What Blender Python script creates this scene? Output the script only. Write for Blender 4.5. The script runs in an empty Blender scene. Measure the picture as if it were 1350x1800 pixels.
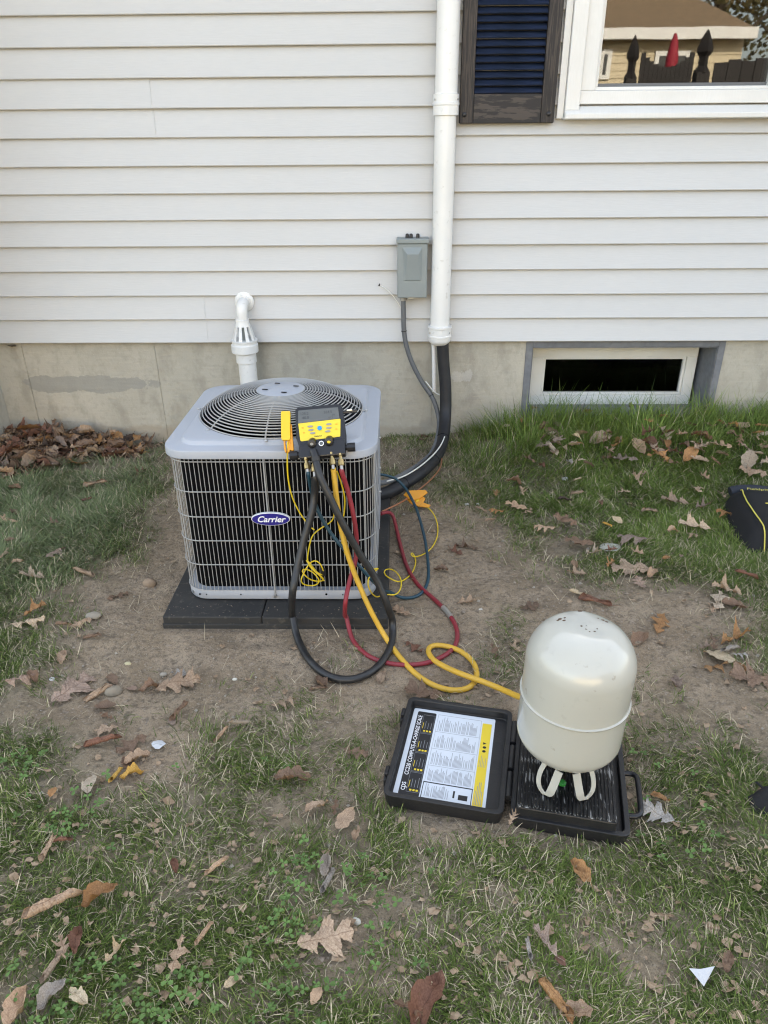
import bpy, math, random
import numpy as np
from mathutils import Vector, Matrix, Euler
random.seed(7); RNG = np.random.default_rng(7)
S = bpy.context.scene
R_ = math.radians
# ------------------------------------------------------------------ camera
CF, PITCH, YAW, ROLL, CD, CH = 1275.0, .475422, -.0190865, -.0081876, 3.22899, 1.288503
_f = Vector((math.sin(YAW)*math.cos(PITCH), math.cos(YAW)*math.cos(PITCH), -math.sin(PITCH)))
_r0 = Vector((math.cos(YAW), -math.sin(YAW), 0)); _u0 = _r0.cross(_f)
CR = _r0*math.cos(ROLL) + _u0*math.sin(ROLL); CU = -_r0*math.sin(ROLL) + _u0*math.cos(ROLL)
CAMP = Vector((0, -CD, CH))
cd = bpy.data.cameras.new('camera'); cam = bpy.data.objects.new('camera', cd); S.collection.objects.link(cam)
m3 = Matrix((CR, CU, -_f)).transposed()
cam.matrix_world = Matrix.Translation(CAMP) @ m3.to_4x4()
cd.sensor_fit = 'VERTICAL'; cd.sensor_height = 24; cd.sensor_width = 18; cd.lens = CF/1800*24
cd.clip_start = .05; cd.clip_end = 2000
S.camera = cam
# ------------------------------------------------------------------ light
w = bpy.data.worlds.new('World'); S.world = w; w.use_nodes = True
nt = w.node_tree; nt.nodes.clear()
sky = nt.nodes.new('ShaderNodeTexSky'); sky.sky_type = 'NISHITA'; sky.sun_disc = False
sky.sun_elevation = R_(31); sky.sun_rotation = R_(12); sky.dust_density = 2.5; sky.ozone_density = 1.0
hs = nt.nodes.new('ShaderNodeHueSaturation'); hs.inputs['Saturation'].default_value = .62
bg = nt.nodes.new('ShaderNodeBackground'); bg.inputs[1].default_value = .12
out = nt.nodes.new('ShaderNodeOutputWorld')
nt.links.new(sky.outputs[0], hs.inputs['Color']); nt.links.new(hs.outputs[0], bg.inputs[0]); nt.links.new(bg.outputs[0], out.inputs[0])
sl = bpy.data.lights.new('sun', 'SUN'); sl.energy = 3.2; sl.angle = R_(.5); sl.color = (1, .93, .82)
so = bpy.data.objects.new('sun', sl); S.collection.objects.link(so)
sd = Vector((math.sin(R_(12))*math.cos(R_(31)), math.cos(R_(12))*math.cos(R_(31)), math.sin(R_(31))))
so.rotation_euler = sd.to_track_quat('Z', 'Y').to_euler(); so.location = (2, 6, 12)
S.view_settings.view_transform = 'Standard'; S.view_settings.look = 'None'
S.view_settings.gamma = 1; S.view_settings.use_curve_mapping = False
S.view_settings.exposure = 2.80
S.view_settings.use_white_balance = True; S.view_settings.white_balance_temperature = 6950; S.view_settings.white_balance_tint = 9
S.cycles.filter_width = 1.15; S.cycles.max_bounces = 7; S.cycles.diffuse_bounces = 3; S.cycles.glossy_bounces = 3
S.cycles.transparent_max_bounces = 8; S.cycles.caustics_reflective = False; S.cycles.caustics_refractive = False
# ------------------------------------------------------------------ noise / measuring helpers
def _h(ix, iy, s):
    n = (ix*374761393 + iy*668265263 + s*974634777) & 0xffffffff
    n = ((n ^ (n >> 13))*1274126177) & 0xffffffff
    return ((n ^ (n >> 16)) & 0xffff)/65535.0
def vnoise(x, y, s=0):
    x = np.asarray(x, float); y = np.asarray(y, float)
    ix = np.floor(x).astype(np.int64); iy = np.floor(y).astype(np.int64)
    fx = x-ix; fy = y-iy; fx = fx*fx*(3-2*fx); fy = fy*fy*(3-2*fy)
    a = _h(ix, iy, s); b = _h(ix+1, iy, s); c = _h(ix, iy+1, s); d = _h(ix+1, iy+1, s)
    return (a*(1-fx)+b*fx)*(1-fy)+(c*(1-fx)+d*fx)*fy
def fbm(x, y, s=0, o=4):
    t = 0; a = .5; tot = 0
    for k in range(o):
        t = t+a*vnoise(x*2**k+17.3*k, y*2**k+5.1*k, s+k); tot += a; a *= .55
    return t/tot
def sst(a, b, x): t = np.clip((x-a)/(b-a), 0, 1); return t*t*(3-2*t)
def gz(x, y):
    x = np.asarray(x, float); y = np.asarray(y, float)
    z = .10*sst(.05, .9, x)*sst(-.75, -.05, y) + .03*sst(-.6, -.1, y)*sst(-.8, .3, x)*(1-sst(.3, 1, x))
    z = z + .05*sst(1.2, 3, x)*sst(-3, -1, y)
    z = z + .035*(fbm(x*2.1+3, y*2.1+9, 3, 3)-.5)*sst(-.02, -.5, -np.abs(y)+0*x-.0) if False else z
    near = np.clip((np.abs(x)+np.abs(y)-6)/10, 0, 1)
    z = z + (1-near)*(.030*(fbm(x*1.7+3, y*1.7+9, 3, 3)-.5) + .012*(fbm(x*9, y*9, 11, 3)-.5))
    # earth banked round the slab
    dx = np.maximum(np.abs(x+.365)-.345, 0); dy = np.maximum(np.abs(y+1.06)-.44, 0); d = np.sqrt(dx*dx+dy*dy)
    z = z*sst(0, .12, d)
    # lumpy ridge of soil right of the slab
    z = z + .03*np.exp(-((x-.12)**2/.02+(y+.75)**2/.12))
    return z
def proj(P):
    d = Vector(P)-CAMP; z = d.dot(_f)
    return 675+CF*d.dot(CR)/z, 900-CF*d.dot(CU)/z
def ray(px, py): return (_f+CR*((px-675)/CF)+CU*((900-py)/CF))
def atY(px, py, Y=0.0):
    d = ray(px, py); return CAMP+d*((Y-CAMP.y)/d.y)
def atZ(px, py, Z=0.0):
    d = ray(px, py); return CAMP+d*((Z-CAMP.z)/d.z)
def G(px, py, h=0.0):
    z = 0.0
    for _ in range(6):
        P = atZ(px, py, z+h); z = float(gz(P.x, P.y))
    return P
# ------------------------------------------------------------------ object helpers
COL = S.collection
WM = {}
def tag(o, label=None, cat=None, group=None, kind=None):
    if label: o['label'] = label
    if cat: o['category'] = cat
    if group: o['group'] = group
    if kind: o['kind'] = kind
    return o
def thing(name, loc, label, cat, group=None):
    o = bpy.data.objects.new(name, None); o.empty_display_size = .05; COL.objects.link(o)
    o.location = loc; WM[o.name] = Matrix.Translation(Vector(loc))
    return tag(o, label, cat, group)
def link(name, me, parent=None, mw=None, mat=None, color=None):
    o = bpy.data.objects.new(name, me); COL.objects.link(o)
    mw = mw if mw is not None else Matrix.Identity(4)
    if parent is not None:
        o.parent = parent; o.matrix_parent_inverse = WM[parent.name].inverted()
        o.matrix_basis = mw
    else:
        o.matrix_basis = mw
    WM[o.name] = mw.copy()
    if mat is not None and len(me.materials) == 0: me.materials.append(mat)
    if color is not None: o.color = (*color, 1)
    return o
class MB:
    def __init__(s): s.v = []; s.f = []; s.m = Matrix.Identity(4); s.mi = []; s.cur = 0
    def add(s, vs, fs):
        n = len(s.v); s.v += [tuple(s.m @ Vector(p)) for p in vs]
        s.f += [tuple(i+n for i in f) for f in fs]; s.mi += [s.cur]*len(fs); return s
    def box(s, x0, x1, y0, y1, z0, z1):
        return s.add([(x0,y0,z0),(x1,y0,z0),(x1,y1,z0),(x0,y1,z0),(x0,y0,z1),(x1,y0,z1),(x1,y1,z1),(x0,y1,z1)],
                     [(3,2,1,0),(4,5,6,7),(0,1,5,4),(1,2,6,5),(2,3,7,6),(3,0,4,7)])
    def prism(s, poly, z0, z1, top=None):
        n = len(poly); top = top or poly
        return s.add([(x,y,z0) for x,y in poly]+[(x,y,z1) for x,y in top],
                     [tuple(range(n-1,-1,-1)), tuple(range(n,2*n))]+[(i,(i+1)%n,n+(i+1)%n,n+i) for i in range(n)])
    def lathe(s, prof, n=32, c=(0,0,0), cap=True):
        vs = []; fs = []
        for r,z in prof:
            for k in range(n):
                a = 2*math.pi*k/n; vs.append((c[0]+r*math.cos(a), c[1]+r*math.sin(a), c[2]+z))
        for j in range(len(prof)-1):
            for k in range(n):
                fs.append((j*n+k, j*n+(k+1)%n, (j+1)*n+(k+1)%n, (j+1)*n+k))
        if cap: fs.append(tuple(range(n-1,-1,-1))); fs.append(tuple((len(prof)-1)*n+k for k in range(n)))
        return s.add(vs, fs)
    def tube(s, pts, r, n=10, closed=False, cap=True, flat=1.0):
        pts = [Vector(p) for p in pts]; N = len(pts)
        rr = r if isinstance(r, (list, tuple)) else [r]*N
        vs = []; fs = []; nrm = None
        for i,p in enumerate(pts):
            if closed: t = pts[(i+1)%N]-pts[i-1]
            else: t = pts[min(i+1,N-1)]-pts[max(i-1,0)]
            t.normalize()
            if nrm is None:
                nrm = t.orthogonal().normalized() if abs(t.z) > .9 else t.cross(Vector((0,0,1))).normalized()
            else:
                nrm = (nrm-t*nrm.dot(t)).normalized()
            b = t.cross(nrm)
            for k in range(n):
                a = 2*math.pi*k/n; vs.append(tuple(p+nrm*(rr[i]*math.cos(a))+b*(rr[i]*flat*math.sin(a))))
        M = N if closed else N-1
        for i in range(M):
            j = (i+1)%N
            for k in range(n): fs.append((i*n+k, i*n+(k+1)%n, j*n+(k+1)%n, j*n+k))
        if not closed and cap: fs.append(tuple(range(n-1,-1,-1))); fs.append(tuple((N-1)*n+k for k in range(n)))
        return s.add(vs, fs)
    def rod(s, a, b, r, n=12, r2=None): return s.tube([a, b], [r, r if r2 is None else r2], n)
    def mesh(s, name, mats, smooth=None, uv=None):
        me = bpy.data.meshes.new(name); me.from_pydata(s.v, [], s.f)
        for mt in (mats if isinstance(mats, (list, tuple)) else [mats]): me.materials.append(mt)
        if any(s.mi): me.polygons.foreach_set('material_index', s.mi)
        me.update()
        if smooth is not None:
            me.polygons.foreach_set('use_smooth', [True]*len(me.polygons))
            if smooth < 179: me.set_sharp_from_angle(angle=R_(smooth))
        return me
    def build(s, name, mats, parent=None, smooth=None, bevel=0, seg=2, mw=None, color=None):
        o = link(name, s.mesh(name, mats, smooth), parent, mw, color=color)
        if bevel:
            b = o.modifiers.new('b', 'BEVEL'); b.width = bevel; b.segments = seg; b.limit_method = 'ANGLE'; b.angle_limit = R_(35); b.harden_normals = False
        return o
def spline(pts, step=.012):
    pts = [Vector(p) for p in pts]; out = []
    P = [pts[0]*2-pts[1]]+pts+[pts[-1]*2-pts[-2]]
    for i in range(1, len(P)-2):
        a,b,c,d = P[i-1],P[i],P[i+1],P[i+2]
        n = max(2, int((c-b).length/step))
        for k in range(n):
            t = k/n
            out.append(.5*((2*b)+(c-a)*t+(2*a-5*b+4*c-d)*t*t+(3*b-a-3*c+d)*t**3))
    out.append(pts[-1]); return out
def rpoly(x0, x1, y0, y1, r, n=5):
    p = []
    for cx,cy,a0 in ((x1-r,y1-r,0),(x0+r,y1-r,90),(x0+r,y0+r,180),(x1-r,y0+r,270)):
        for k in range(n+1):
            a = R_(a0+90*k/n); p.append((cx+r*math.cos(a), cy+r*math.sin(a)))
    return p
def text_mesh(body, size, mat, shear=0, extrude=0, offset=0, ax='LEFT', spacing=1, name='lettering'):
    c = bpy.data.curves.new('t', 'FONT'); c.body = body; c.size = size; c.shear = shear; c.extrude = extrude
    c.offset = offset; c.align_x = ax; c.space_character = spacing; c.resolution_u = 3
    o = bpy.data.objects.new('t', c); COL.objects.link(o)
    me = bpy.data.meshes.new_from_object(o.evaluated_get(bpy.context.evaluated_depsgraph_get()))
    bpy.data.objects.remove(o); me.name = name; me.materials.clear(); me.materials.append(mat); return me
# ------------------------------------------------------------------ materials
def mat(name, col, rough=.6, metal=0, bump=None, var=None, spec=.5, coat=0, objcol=False, dirt=None, attr=None):
    m = bpy.data.materials.new(name); m.use_nodes = True; n = m.node_tree.nodes; L = m.node_tree.links
    b = n['Principled BSDF']; b.inputs['Base Color'].default_value = (*col, 1); b.inputs['Roughness'].default_value = rough
    b.inputs['Metallic'].default_value = metal; b.inputs['Specular IOR Level'].default_value = spec; b.inputs['Coat Weight'].default_value = coat
    tc = n.new('ShaderNodeTexCoord')
    def noise(scale, detail=4, stretch=None, rough_=.55, co='Object'):
        t = n.new('ShaderNodeTexNoise'); t.inputs['Scale'].default_value = scale; t.inputs['Detail'].default_value = detail; t.inputs['Roughness'].default_value = rough_
        if stretch:
            mp = n.new('ShaderNodeMapping'); mp.inputs['Scale'].default_value = stretch
            L.new(tc.outputs[co], mp.inputs[0]); L.new(mp.outputs[0], t.inputs[0])
        else: L.new(tc.outputs[co], t.inputs[0])
        return t
    src = None
    if objcol: oi = n.new('ShaderNodeObjectInfo'); src = oi.outputs['Color']
    if attr: at = n.new('ShaderNodeAttribute'); at.attribute_name = attr; src = at.outputs['Color']
    def setsrc(mx, i):
        if src is not None: L.new(src, mx.inputs[i])
        else: mx.inputs[i].default_value = (*col, 1)
    for k,(scale, amt, c2, *rest) in enumerate(var or []):
        t = noise(scale, 5, rest[0] if rest else None)
        rp = n.new('ShaderNodeMapRange'); rp.inputs[1].default_value = .38; rp.inputs[2].default_value = .66; rp.inputs[4].default_value = amt
        if len(rest) > 1: rp.inputs[1].default_value, rp.inputs[2].default_value = rest[1]
        L.new(t.outputs[0], rp.inputs[0])
        mx = n.new('ShaderNodeMix'); mx.data_type = 'RGBA'
        L.new(rp.outputs[0], mx.inputs[0]); setsrc(mx, 6)
        mx.inputs[7].default_value = (*c2, 1)
        if objcol or attr: mx.blend_type = 'MULTIPLY'
        src = mx.outputs[2]
    if src is not None: L.new(src, b.inputs['Base Color'])
    prev = None
    for scale, strength, dist, *rest in (bump or []):
        t = noise(scale, 6, rest[0] if rest else None, .6)
        bp = n.new('ShaderNodeBump'); bp.inputs['Strength'].default_value = strength; bp.inputs['Distance'].default_value = dist
        L.new(t.outputs[0], bp.inputs['Height'])
        if prev: L.new(prev.outputs[0], bp.inputs['Normal'])
        prev = bp
    if prev: L.new(prev.outputs[0], b.inputs['Normal'])
    return m
M = {}
M['vinyl'] = mat('vinyl', (.56,.552,.53), .48, bump=[(14, .5, .0012, (1.2, 1, 14)), (3, .3, .002)], var=[(1.5, .35, (.52,.51,.48)), (22, .3, (.50,.492,.47), (1, 1, 10))])
M['trim'] = mat('white_trim', (.74,.73,.70), .4, var=[(4, .3, (.62,.60,.55)), (30, .25, (.64,.62,.57), (6,1,1))], bump=[(60, .2, .0006)])
M['pvc'] = mat('white_pvc', (.78,.77,.74), .3, var=[(5, .35, (.68,.67,.63)), (40, .5, (.5,.48,.42), None, (.62,.72))])
M['cream_vinyl'] = mat('cream_vinyl', (.78,.77,.71), .45, var=[(6, .35, (.62,.60,.52))])
def conc_mat():
    m = mat('concrete', (.43,.40,.325), .88, bump=[(25, .5, .004), (160, .5, .0015), (3, .4, .01, (1,1,9))],
            var=[(4.5, .7, (.34,.31,.25)), (1.6, .8, (.52,.48,.395), (1,1,.45)), (14, .6, (.31,.28,.225), (1,1,.5), (.5,.66)), (45, .4, (.31,.28,.23), None, (.52,.72)), (80, .6, (.5,.47,.40), None, (.66,.74))])
    n = m.node_tree.nodes; L = m.node_tree.links; b = n['Principled BSDF']; src = b.inputs['Base Color'].links[0].from_socket
    tc = n.new('ShaderNodeTexCoord'); sp = n.new('ShaderNodeSeparateXYZ'); L.new(tc.outputs['Object'], sp.inputs[0])
    def mth(op, a, bb):
        k = n.new('ShaderNodeMath'); k.operation = op
        for i,v in enumerate((a, bb)):
            if isinstance(v, (int, float)): k.inputs[i].default_value = v
            elif v is not None: L.new(v, k.inputs[i])
        return k.outputs[0]
    t = n.new('ShaderNodeTexNoise'); t.inputs['Scale'].default_value = 7; t.inputs['Detail'].default_value = 9; t.inputs['Roughness'].default_value = .68; L.new(tc.outputs['Object'], t.inputs[0])
    def patch(cx, cz, rx, rz, amt, col, wob=1.6, sharp=9):
        global_dx = mth('DIVIDE', mth('SUBTRACT', sp.outputs[0], cx), rx); dz = mth('DIVIDE', mth('SUBTRACT', sp.outputs[2], cz), rz)
        d = mth('ADD', mth('POWER', mth('ABSOLUTE', global_dx, None), 4), mth('POWER', mth('ABSOLUTE', dz, None), 2))
        d = mth('ADD', d, mth('MULTIPLY', mth('SUBTRACT', t.outputs[0], .5), wob*2))
        k = mth('MULTIPLY', mth('SUBTRACT', 1.0, d), sharp)
        cl = n.new('ShaderNodeClamp'); L.new(k, cl.inputs[0]); f = mth('MULTIPLY', cl.outputs[0], amt)
        nonlocal src
        mx = n.new('ShaderNodeMix'); mx.data_type = 'RGBA'; L.new(f, mx.inputs[0]); L.new(src, mx.inputs[6]); mx.inputs[7].default_value = (*col, 1); src = mx.outputs[2]
    patch(-1.42, .285, .31, .040, .75, (.30,.29,.255), 1.9, 14)           # darker troweled patch
    patch(.30, .335, .045, .035, .40, (.64,.62,.57), 5.5, 3)           # pale efflorescence by the pipe
    patch(-1.0, .02, 1.4, .07, .5, (.33,.265,.185), 1.2, 2)      # soil splash along the foot
    L.new(src, b.inputs['Base Color']); return m
M['concrete'] = conc_mat()
M['graypaint'] = mat('gray_paint', (.17,.18,.195), .6, bump=[(20, .5, .003)], var=[(9, .6, (.24,.24,.235)), (30, .5, (.11,.11,.12))])
M['stile'] = mat('shutter_frame', (.018,.014,.012), .65, bump=[(18, .7, .0015, (12, 1, .6))], var=[(16, .85, (.060,.045,.035), (14, 1, .6), (.5,.58))])
M['stilep'] = mat('shutter_panel', (.018,.015,.014), .65, bump=[(9, .7, .0015, (1.2, 1, 7))], var=[(7, .85, (.070,.055,.045), (1.5, 1, 9), (.5,.56))])
M['louver'] = mat('shutter_louver', (.012,.019,.038), .38, bump=[(12, .4, .001, (1, 1, 8))], var=[(12, .5, (.03,.045,.10), (1, 1, 12))])  # blue of the reflected sky is put into the slat colour
M['unit'] = mat('unit_paint', (.38,.40,.435), .38, bump=[(300, .15, .0004)], var=[(3, .5, (.31,.325,.35)), (25, .35, (.29,.29,.29), None, (.6,.72))])
M['wire'] = mat('guard_wire_paint', (.36,.355,.34), .38)
M['coil'] = mat('coil_black', (.003,.003,.0035), .9, spec=.1)
M['fan'] = mat('fan_gray', (.05,.055,.065), .4, metal=.5)
M['slab'] = mat('slab_plastic', (.022,.022,.021), .75, bump=[(60, .4, .002)], var=[(7, .6, (.042,.038,.033)), (60, .6, (.11,.095,.075), None, (.58,.74))])
M['screw'] = mat('zinc_screw', (.55,.55,.53), .3, metal=.9)
M['badge'] = mat('badge_blue', (.02,.015,.20), .3, coat=.5)
M['white'] = mat('white_print', (.82,.82,.82), .4)
M['boxgray'] = mat('box_gray', (.235,.265,.262), .45, var=[(14, .3, (.20,.22,.215))])
M['conduit'] = mat('conduit_gray', (.12,.125,.13), .5)
M['foam'] = mat('pipe_foam', (.012,.012,.014), .55, bump=[(30, .4, .002)], var=[(20, .4, (.03,.03,.03))])
M['black'] = mat('black_plastic', (.010,.010,.012), .38)
M['blackr'] = mat('black_rubber', (.013,.013,.014), .42, bump=[(90, .3, .001)], var=[(45, .35, (.04,.04,.038))])
M['rubberband'] = mat('hose_band', (.03,.028,.025), .6)
M['navyh'] = mat('blue_hose', (.008,.045,.07), .45, var=[(30, .3, (.02,.06,.08))])
M['redh'] = mat('red_hose', (.24,.018,.028), .5, var=[(30, .5, (.20,.04,.045))])
M['yelh'] = mat('yellow_hose', (.62,.36,.035), .5, var=[(35, .45, (.48,.30,.05)), (60, .5, (.25,.17,.05), None, (.66,.74))])
M['yelw'] = mat('yellow_wire', (.72,.52,.02), .4)
M['yelp'] = mat('yellow_plastic', (.78,.50,.02), .4)
M['orgp'] = mat('orange_plastic', (.72,.30,.015), .42)
M['yelpan'] = mat('yellow_panel', (.78,.58,.04), .45)
M['brass'] = mat('brass', (.46,.34,.15), .34, metal=.9, var=[(60, .5, (.25,.18,.08))])
M['steel'] = mat('steel_ferrule', (.45,.42,.38), .4, metal=.7)
M['copper'] = mat('copper_wire', (.50,.22,.12), .4, metal=.7)
M['lcd'] = mat('lcd', (.115,.12,.115), .25)
M['lcdd'] = mat('lcd_digits', (.035,.037,.037), .3)
M['btn'] = mat('button_gray', (.30,.29,.26), .5)
M['blueb'] = mat('button_blue', (.02,.28,.62), .35)
M['tank'] = mat('tank_paint', (.47,.46,.40), .25, bump=[(10, .25, .002), (120, .2, .0005)], var=[(3, .5, (.42,.405,.345)), (26, .5, (.36,.34,.29), None, (.62,.74)), (14, .4, (.44,.42,.37), (1,1,.15), (.55,.75)), (55, .6, (.28,.25,.2), None, (.66,.75))], coat=.5)
M['rust'] = mat('tank_chips', (.10,.06,.035), .8)
M['caseb'] = mat('case_black', (.012,.012,.013), .45, bump=[(130, .5, .0012)], var=[(25, .4, (.028,.027,.025)), (80, .4, (.05,.045,.04), None, (.64,.76))])
M['platt'] = mat('platform_black', (.010,.010,.011), .33, bump=[(60, .3, .001)], var=[(38, .9, (.50,.49,.46), (3.2, .6, 1), (.56,.65)), (110, .7, (.30,.29,.27), None, (.60,.69))])
M['paper'] = mat('label_paper', (.66,.70,.74), .45)
M['ink'] = mat('label_ink', (.012,.012,.014), .5)
M['inkg'] = mat('fine_print_ink', (.30,.31,.33), .6)
M['green'] = mat('bit_green', (.02,.20,.03), .5)
M['fabric'] = mat('black_fabric', (.008,.008,.009), .85, bump=[(350, .6, .001)])
M['fabricn'] = mat('navy_fabric', (.018,.022,.032), .8, bump=[(350, .6, .001)])
M['pipyel'] = mat('yellow_piping', (.62,.55,.10), .6)
M['leaf'] = mat('dead_leaf', (.2,.12,.07), .62, objcol=True, bump=[(55, .6, .003)], var=[(28, .75, (.55,.48,.42)), (90, .5, (.6,.5,.42), None, (.5,.7))], spec=.3)
def leaf_veins(m):
    n = m.node_tree.nodes; L = m.node_tree.links; b = n['Principled BSDF']; src = b.inputs['Base Color'].links[0].from_socket
    tc = n.new('ShaderNodeTexCoord'); sp = n.new('ShaderNodeSeparateXYZ'); L.new(tc.outputs['Object'], sp.inputs[0])
    def mth(op, *a):
        k = n.new('ShaderNodeMath'); k.operation = op
        for i, v in enumerate(a):
            if isinstance(v, (int, float)): k.inputs[i].default_value = v
            else: L.new(v, k.inputs[i])
        return k.outputs[0]
    ay = mth('ABSOLUTE', sp.outputs[1]); mid = mth('LESS_THAN', ay, .008)
    lat = mth('GREATER_THAN', mth('SINE', mth('MULTIPLY', mth('SUBTRACT', sp.outputs[0], mth('MULTIPLY', ay, .8)), 62.0)), .93)
    f = mth('MULTIPLY', mth('MAXIMUM', mid, mth('MULTIPLY', lat, .55)), .55)
    mx = n.new('ShaderNodeMix'); mx.data_type = 'RGBA'; mx.blend_type = 'MULTIPLY'; L.new(f, mx.inputs[0]); L.new(src, mx.inputs[6]); mx.inputs[7].default_value = (.42,.36,.32,1); L.new(mx.outputs[2], b.inputs['Base Color'])
leaf_veins(M['leaf'])
M['stone'] = mat('stone', (.30,.27,.22), .8, objcol=True, bump=[(40, .5, .004)], var=[(30, .6, (.6,.58,.55))])
M['scrap'] = mat('paper_scrap', (.50,.51,.52), .7)
M['roof'] = mat('roof_shingles', (.25,.175,.105), .9, bump=[(20, .6, .01)], var=[(6, .6, (.17,.12,.075))])
M['nsiding'] = mat('neighbour_siding', (.56,.47,.31), .6)
M['fence'] = mat('dark_fence', (.02,.016,.014), .7)
M['red'] = mat('umbrella_red', (.30,.014,.03), .7)
M['bark'] = mat('bark', (.09,.07,.05), .9, bump=[(15, .8, .02)])
M['foliage'] = mat('autumn_foliage', (.12,.085,.03), .8, var=[(2, .8, (.07,.08,.03))])
M['dark'] = mat('room_dark', (.03,.028,.026), .9)
M['grass'] = mat('grass_blades', (.06,.1,.04), .55, attr='Col', spec=.12)
def glass_mat(name, k=1.0, tint=(1,1,1)):
    m = bpy.data.materials.new(name); m.use_nodes = True; n = m.node_tree.nodes; L = m.node_tree.links; n.clear()
    o = n.new('ShaderNodeOutputMaterial'); mx = n.new('ShaderNodeMixShader'); g = n.new('ShaderNodeBsdfGlossy'); t = n.new('ShaderNodeBsdfTransparent'); f = n.new('ShaderNodeFresnel')
    g.inputs['Roughness'].default_value = .014; t.inputs['Color'].default_value = (*tint, 1); f.inputs['IOR'].default_value = 1.5
    mu = n.new('ShaderNodeMath'); mu.operation = 'MULTIPLY'; mu.inputs[1].default_value = k; mu.use_clamp = True
    no = n.new('ShaderNodeTexNoise'); no.inputs['Scale'].default_value = 2.2; bp = n.new('ShaderNodeBump'); bp.inputs['Strength'].default_value = .06; bp.inputs['Distance'].default_value = .004
    tc = n.new('ShaderNodeTexCoord'); L.new(tc.outputs['Object'], no.inputs[0]); L.new(no.outputs[0], bp.inputs['Height']); L.new(bp.outputs[0], g.inputs['Normal'])
    L.new(f.outputs[0], mu.inputs[0]); L.new(mu.outputs[0], mx.inputs[0]); L.new(t.outputs[0], mx.inputs[1]); L.new(g.outputs[0], mx.inputs[2]); L.new(mx.outputs[0], o.inputs[0])
    return m
M['glass'] = glass_mat('window_glass', 2.1, (.6,.62,.62)); M['glassd'] = glass_mat('cellar_glass', .8, (.25,.25,.25))
# ------------------------------------------------------------------ lawn density measured from the photograph (rows: 50 px, columns: 75 px)
DEN = """0 0 0 0 0 0 0 0 0 1 2 2 7 9 9 9 9 8 7
1 0 1 1 1 0 0 0 0 2 2 3 5 8 9 9 9 9 8
7 7 6 5 2 0 0 0 0 2 2 4 6 7 8 9 9 9 9
8 9 8 6 1 0 0 0 0 1 1 1 3 5 7 8 9 9 8
8 9 8 5 0 0 0 0 0 0 0 1 1 3 5 6 7 9 9
8 8 3 1 0 0 0 0 0 0 0 0 1 2 4 4 6 7 8
8 4 1 0 0 0 0 0 0 0 0 0 0 0 1 1 1 2 4
6 3 1 0 0 0 0 0 0 0 0 0 2 0 0 0 0 1 2
9 6 1 1 0 0 0 0 2 0 0 1 2 0 0 0 1 1 2
6 3 0 0 1 1 1 1 0 0 0 1 2 0 0 1 1 1 1
3 1 0 1 1 1 1 2 1 1 2 2 0 0 0 2 2 1 1
7 6 3 1 1 2 3 3 3 3 4 2 0 0 0 3 4 3 2
5 6 4 0 0 3 4 3 2 2 2 0 0 0 0 3 5 5 4
6 4 3 4 6 5 3 3 3 2 2 0 0 0 0 4 6 6 5
8 7 5 5 7 6 3 3 4 4 2 0 0 0 0 5 6 6 6
6 6 4 3 6 4 3 5 5 5 4 4 4 4 4 5 5 6 8
5 6 6 5 5 4 6 5 4 3 4 4 5 5 4 4 5 6 8
5 7 7 6 7 6 6 4 3 3 4 4 4 4 4 4 4 5 6
5 7 7 7 7 7 6 3 2 2 4 4 6 5 3 3 4 5 6
6 7 7 7 7 6 4 3 3 3 4 5 5 4 4 3 4 5 5
5 6 6 6 7 4 4 4 5 4 5 5 4 3 4 4 5 6 6
5 6 6 6 6 5 5 5 4 4 5 5 5 4 4 5 6 6 6"""
DEN = np.array([[float(t) for t in r.split()] for r in DEN.split('\n')])/9
_cp, _cr, _cu, _cf = (np.array(v) for v in (CAMP, CR, CU, _f))
def density(x, y, z=None):
    x = np.asarray(x, float); y = np.asarray(y, float); yy = np.maximum(y, -2.75)
    d = np.stack([x, yy, np.zeros_like(x)], -1)-_cp
    zc = np.maximum(d@_cf, .2); px = 675+CF*(d@_cr)/zc; py = 900-CF*(d@_cu)/zc
    u = np.clip(px/75, 0, 17.999); v = np.clip((py-750)/50, 0, 20.999)
    i = u.astype(int); j = v.astype(int); fu = u-i; fv = v-j
    return (DEN[j,i]*(1-fu)+DEN[j,i+1]*fu)*(1-fv)+(DEN[j+1,i]*(1-fu)+DEN[j+1,i+1]*fu)*fv
# ------------------------------------------------------------------ ground
def graded(lo, hi, step, far, n=26):
    a = list(np.arange(lo, hi+1e-9, step)); g = np.geomspace(step*2, far, n)
    return np.array([lo-t for t in g[::-1]]+a+[hi+t for t in g])
gx = graded(-2.3, 2.3, .0105, 300); gy_ = graded(-3.0, .06, .0105, 300)
X, Y = np.meshgrid(gx, gy_)
Zg = gz(X, Y)
fine = (fbm(X*22, Y*22, 31, 4)-.5)*.014+(fbm(X*60, Y*60, 41, 3)-.5)*.006
inn = sst(0, .3, np.minimum(np.minimum(X+2.5, 2.5-X), np.minimum(Y+3.2, 1-Y)))
dxs = np.maximum(np.abs(X+.365)-.335, 0); dys = np.maximum(np.abs(Y+1.06)-.43, 0); ds = np.sqrt(dxs**2+dys**2)
Zg = Zg+fine*inn*sst(0, .05, ds)-.004*(ds < .001)
me = bpy.data.meshes.new('ground'); ny, nx = X.shape
me.vertices.add(nx*ny); me.vertices.foreach_set('co', np.stack([X, Y, Zg], -1).reshape(-1).astype(np.float32))
idx = np.arange(nx*ny).reshape(ny, nx)
q = np.stack([idx[:-1,:-1], idx[:-1,1:], idx[1:,1:], idx[1:,:-1]], -1).reshape(-1, 4)
me.loops.add(len(q)*4); me.loops.foreach_set('vertex_index', q.reshape(-1).astype(np.int32))
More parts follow.
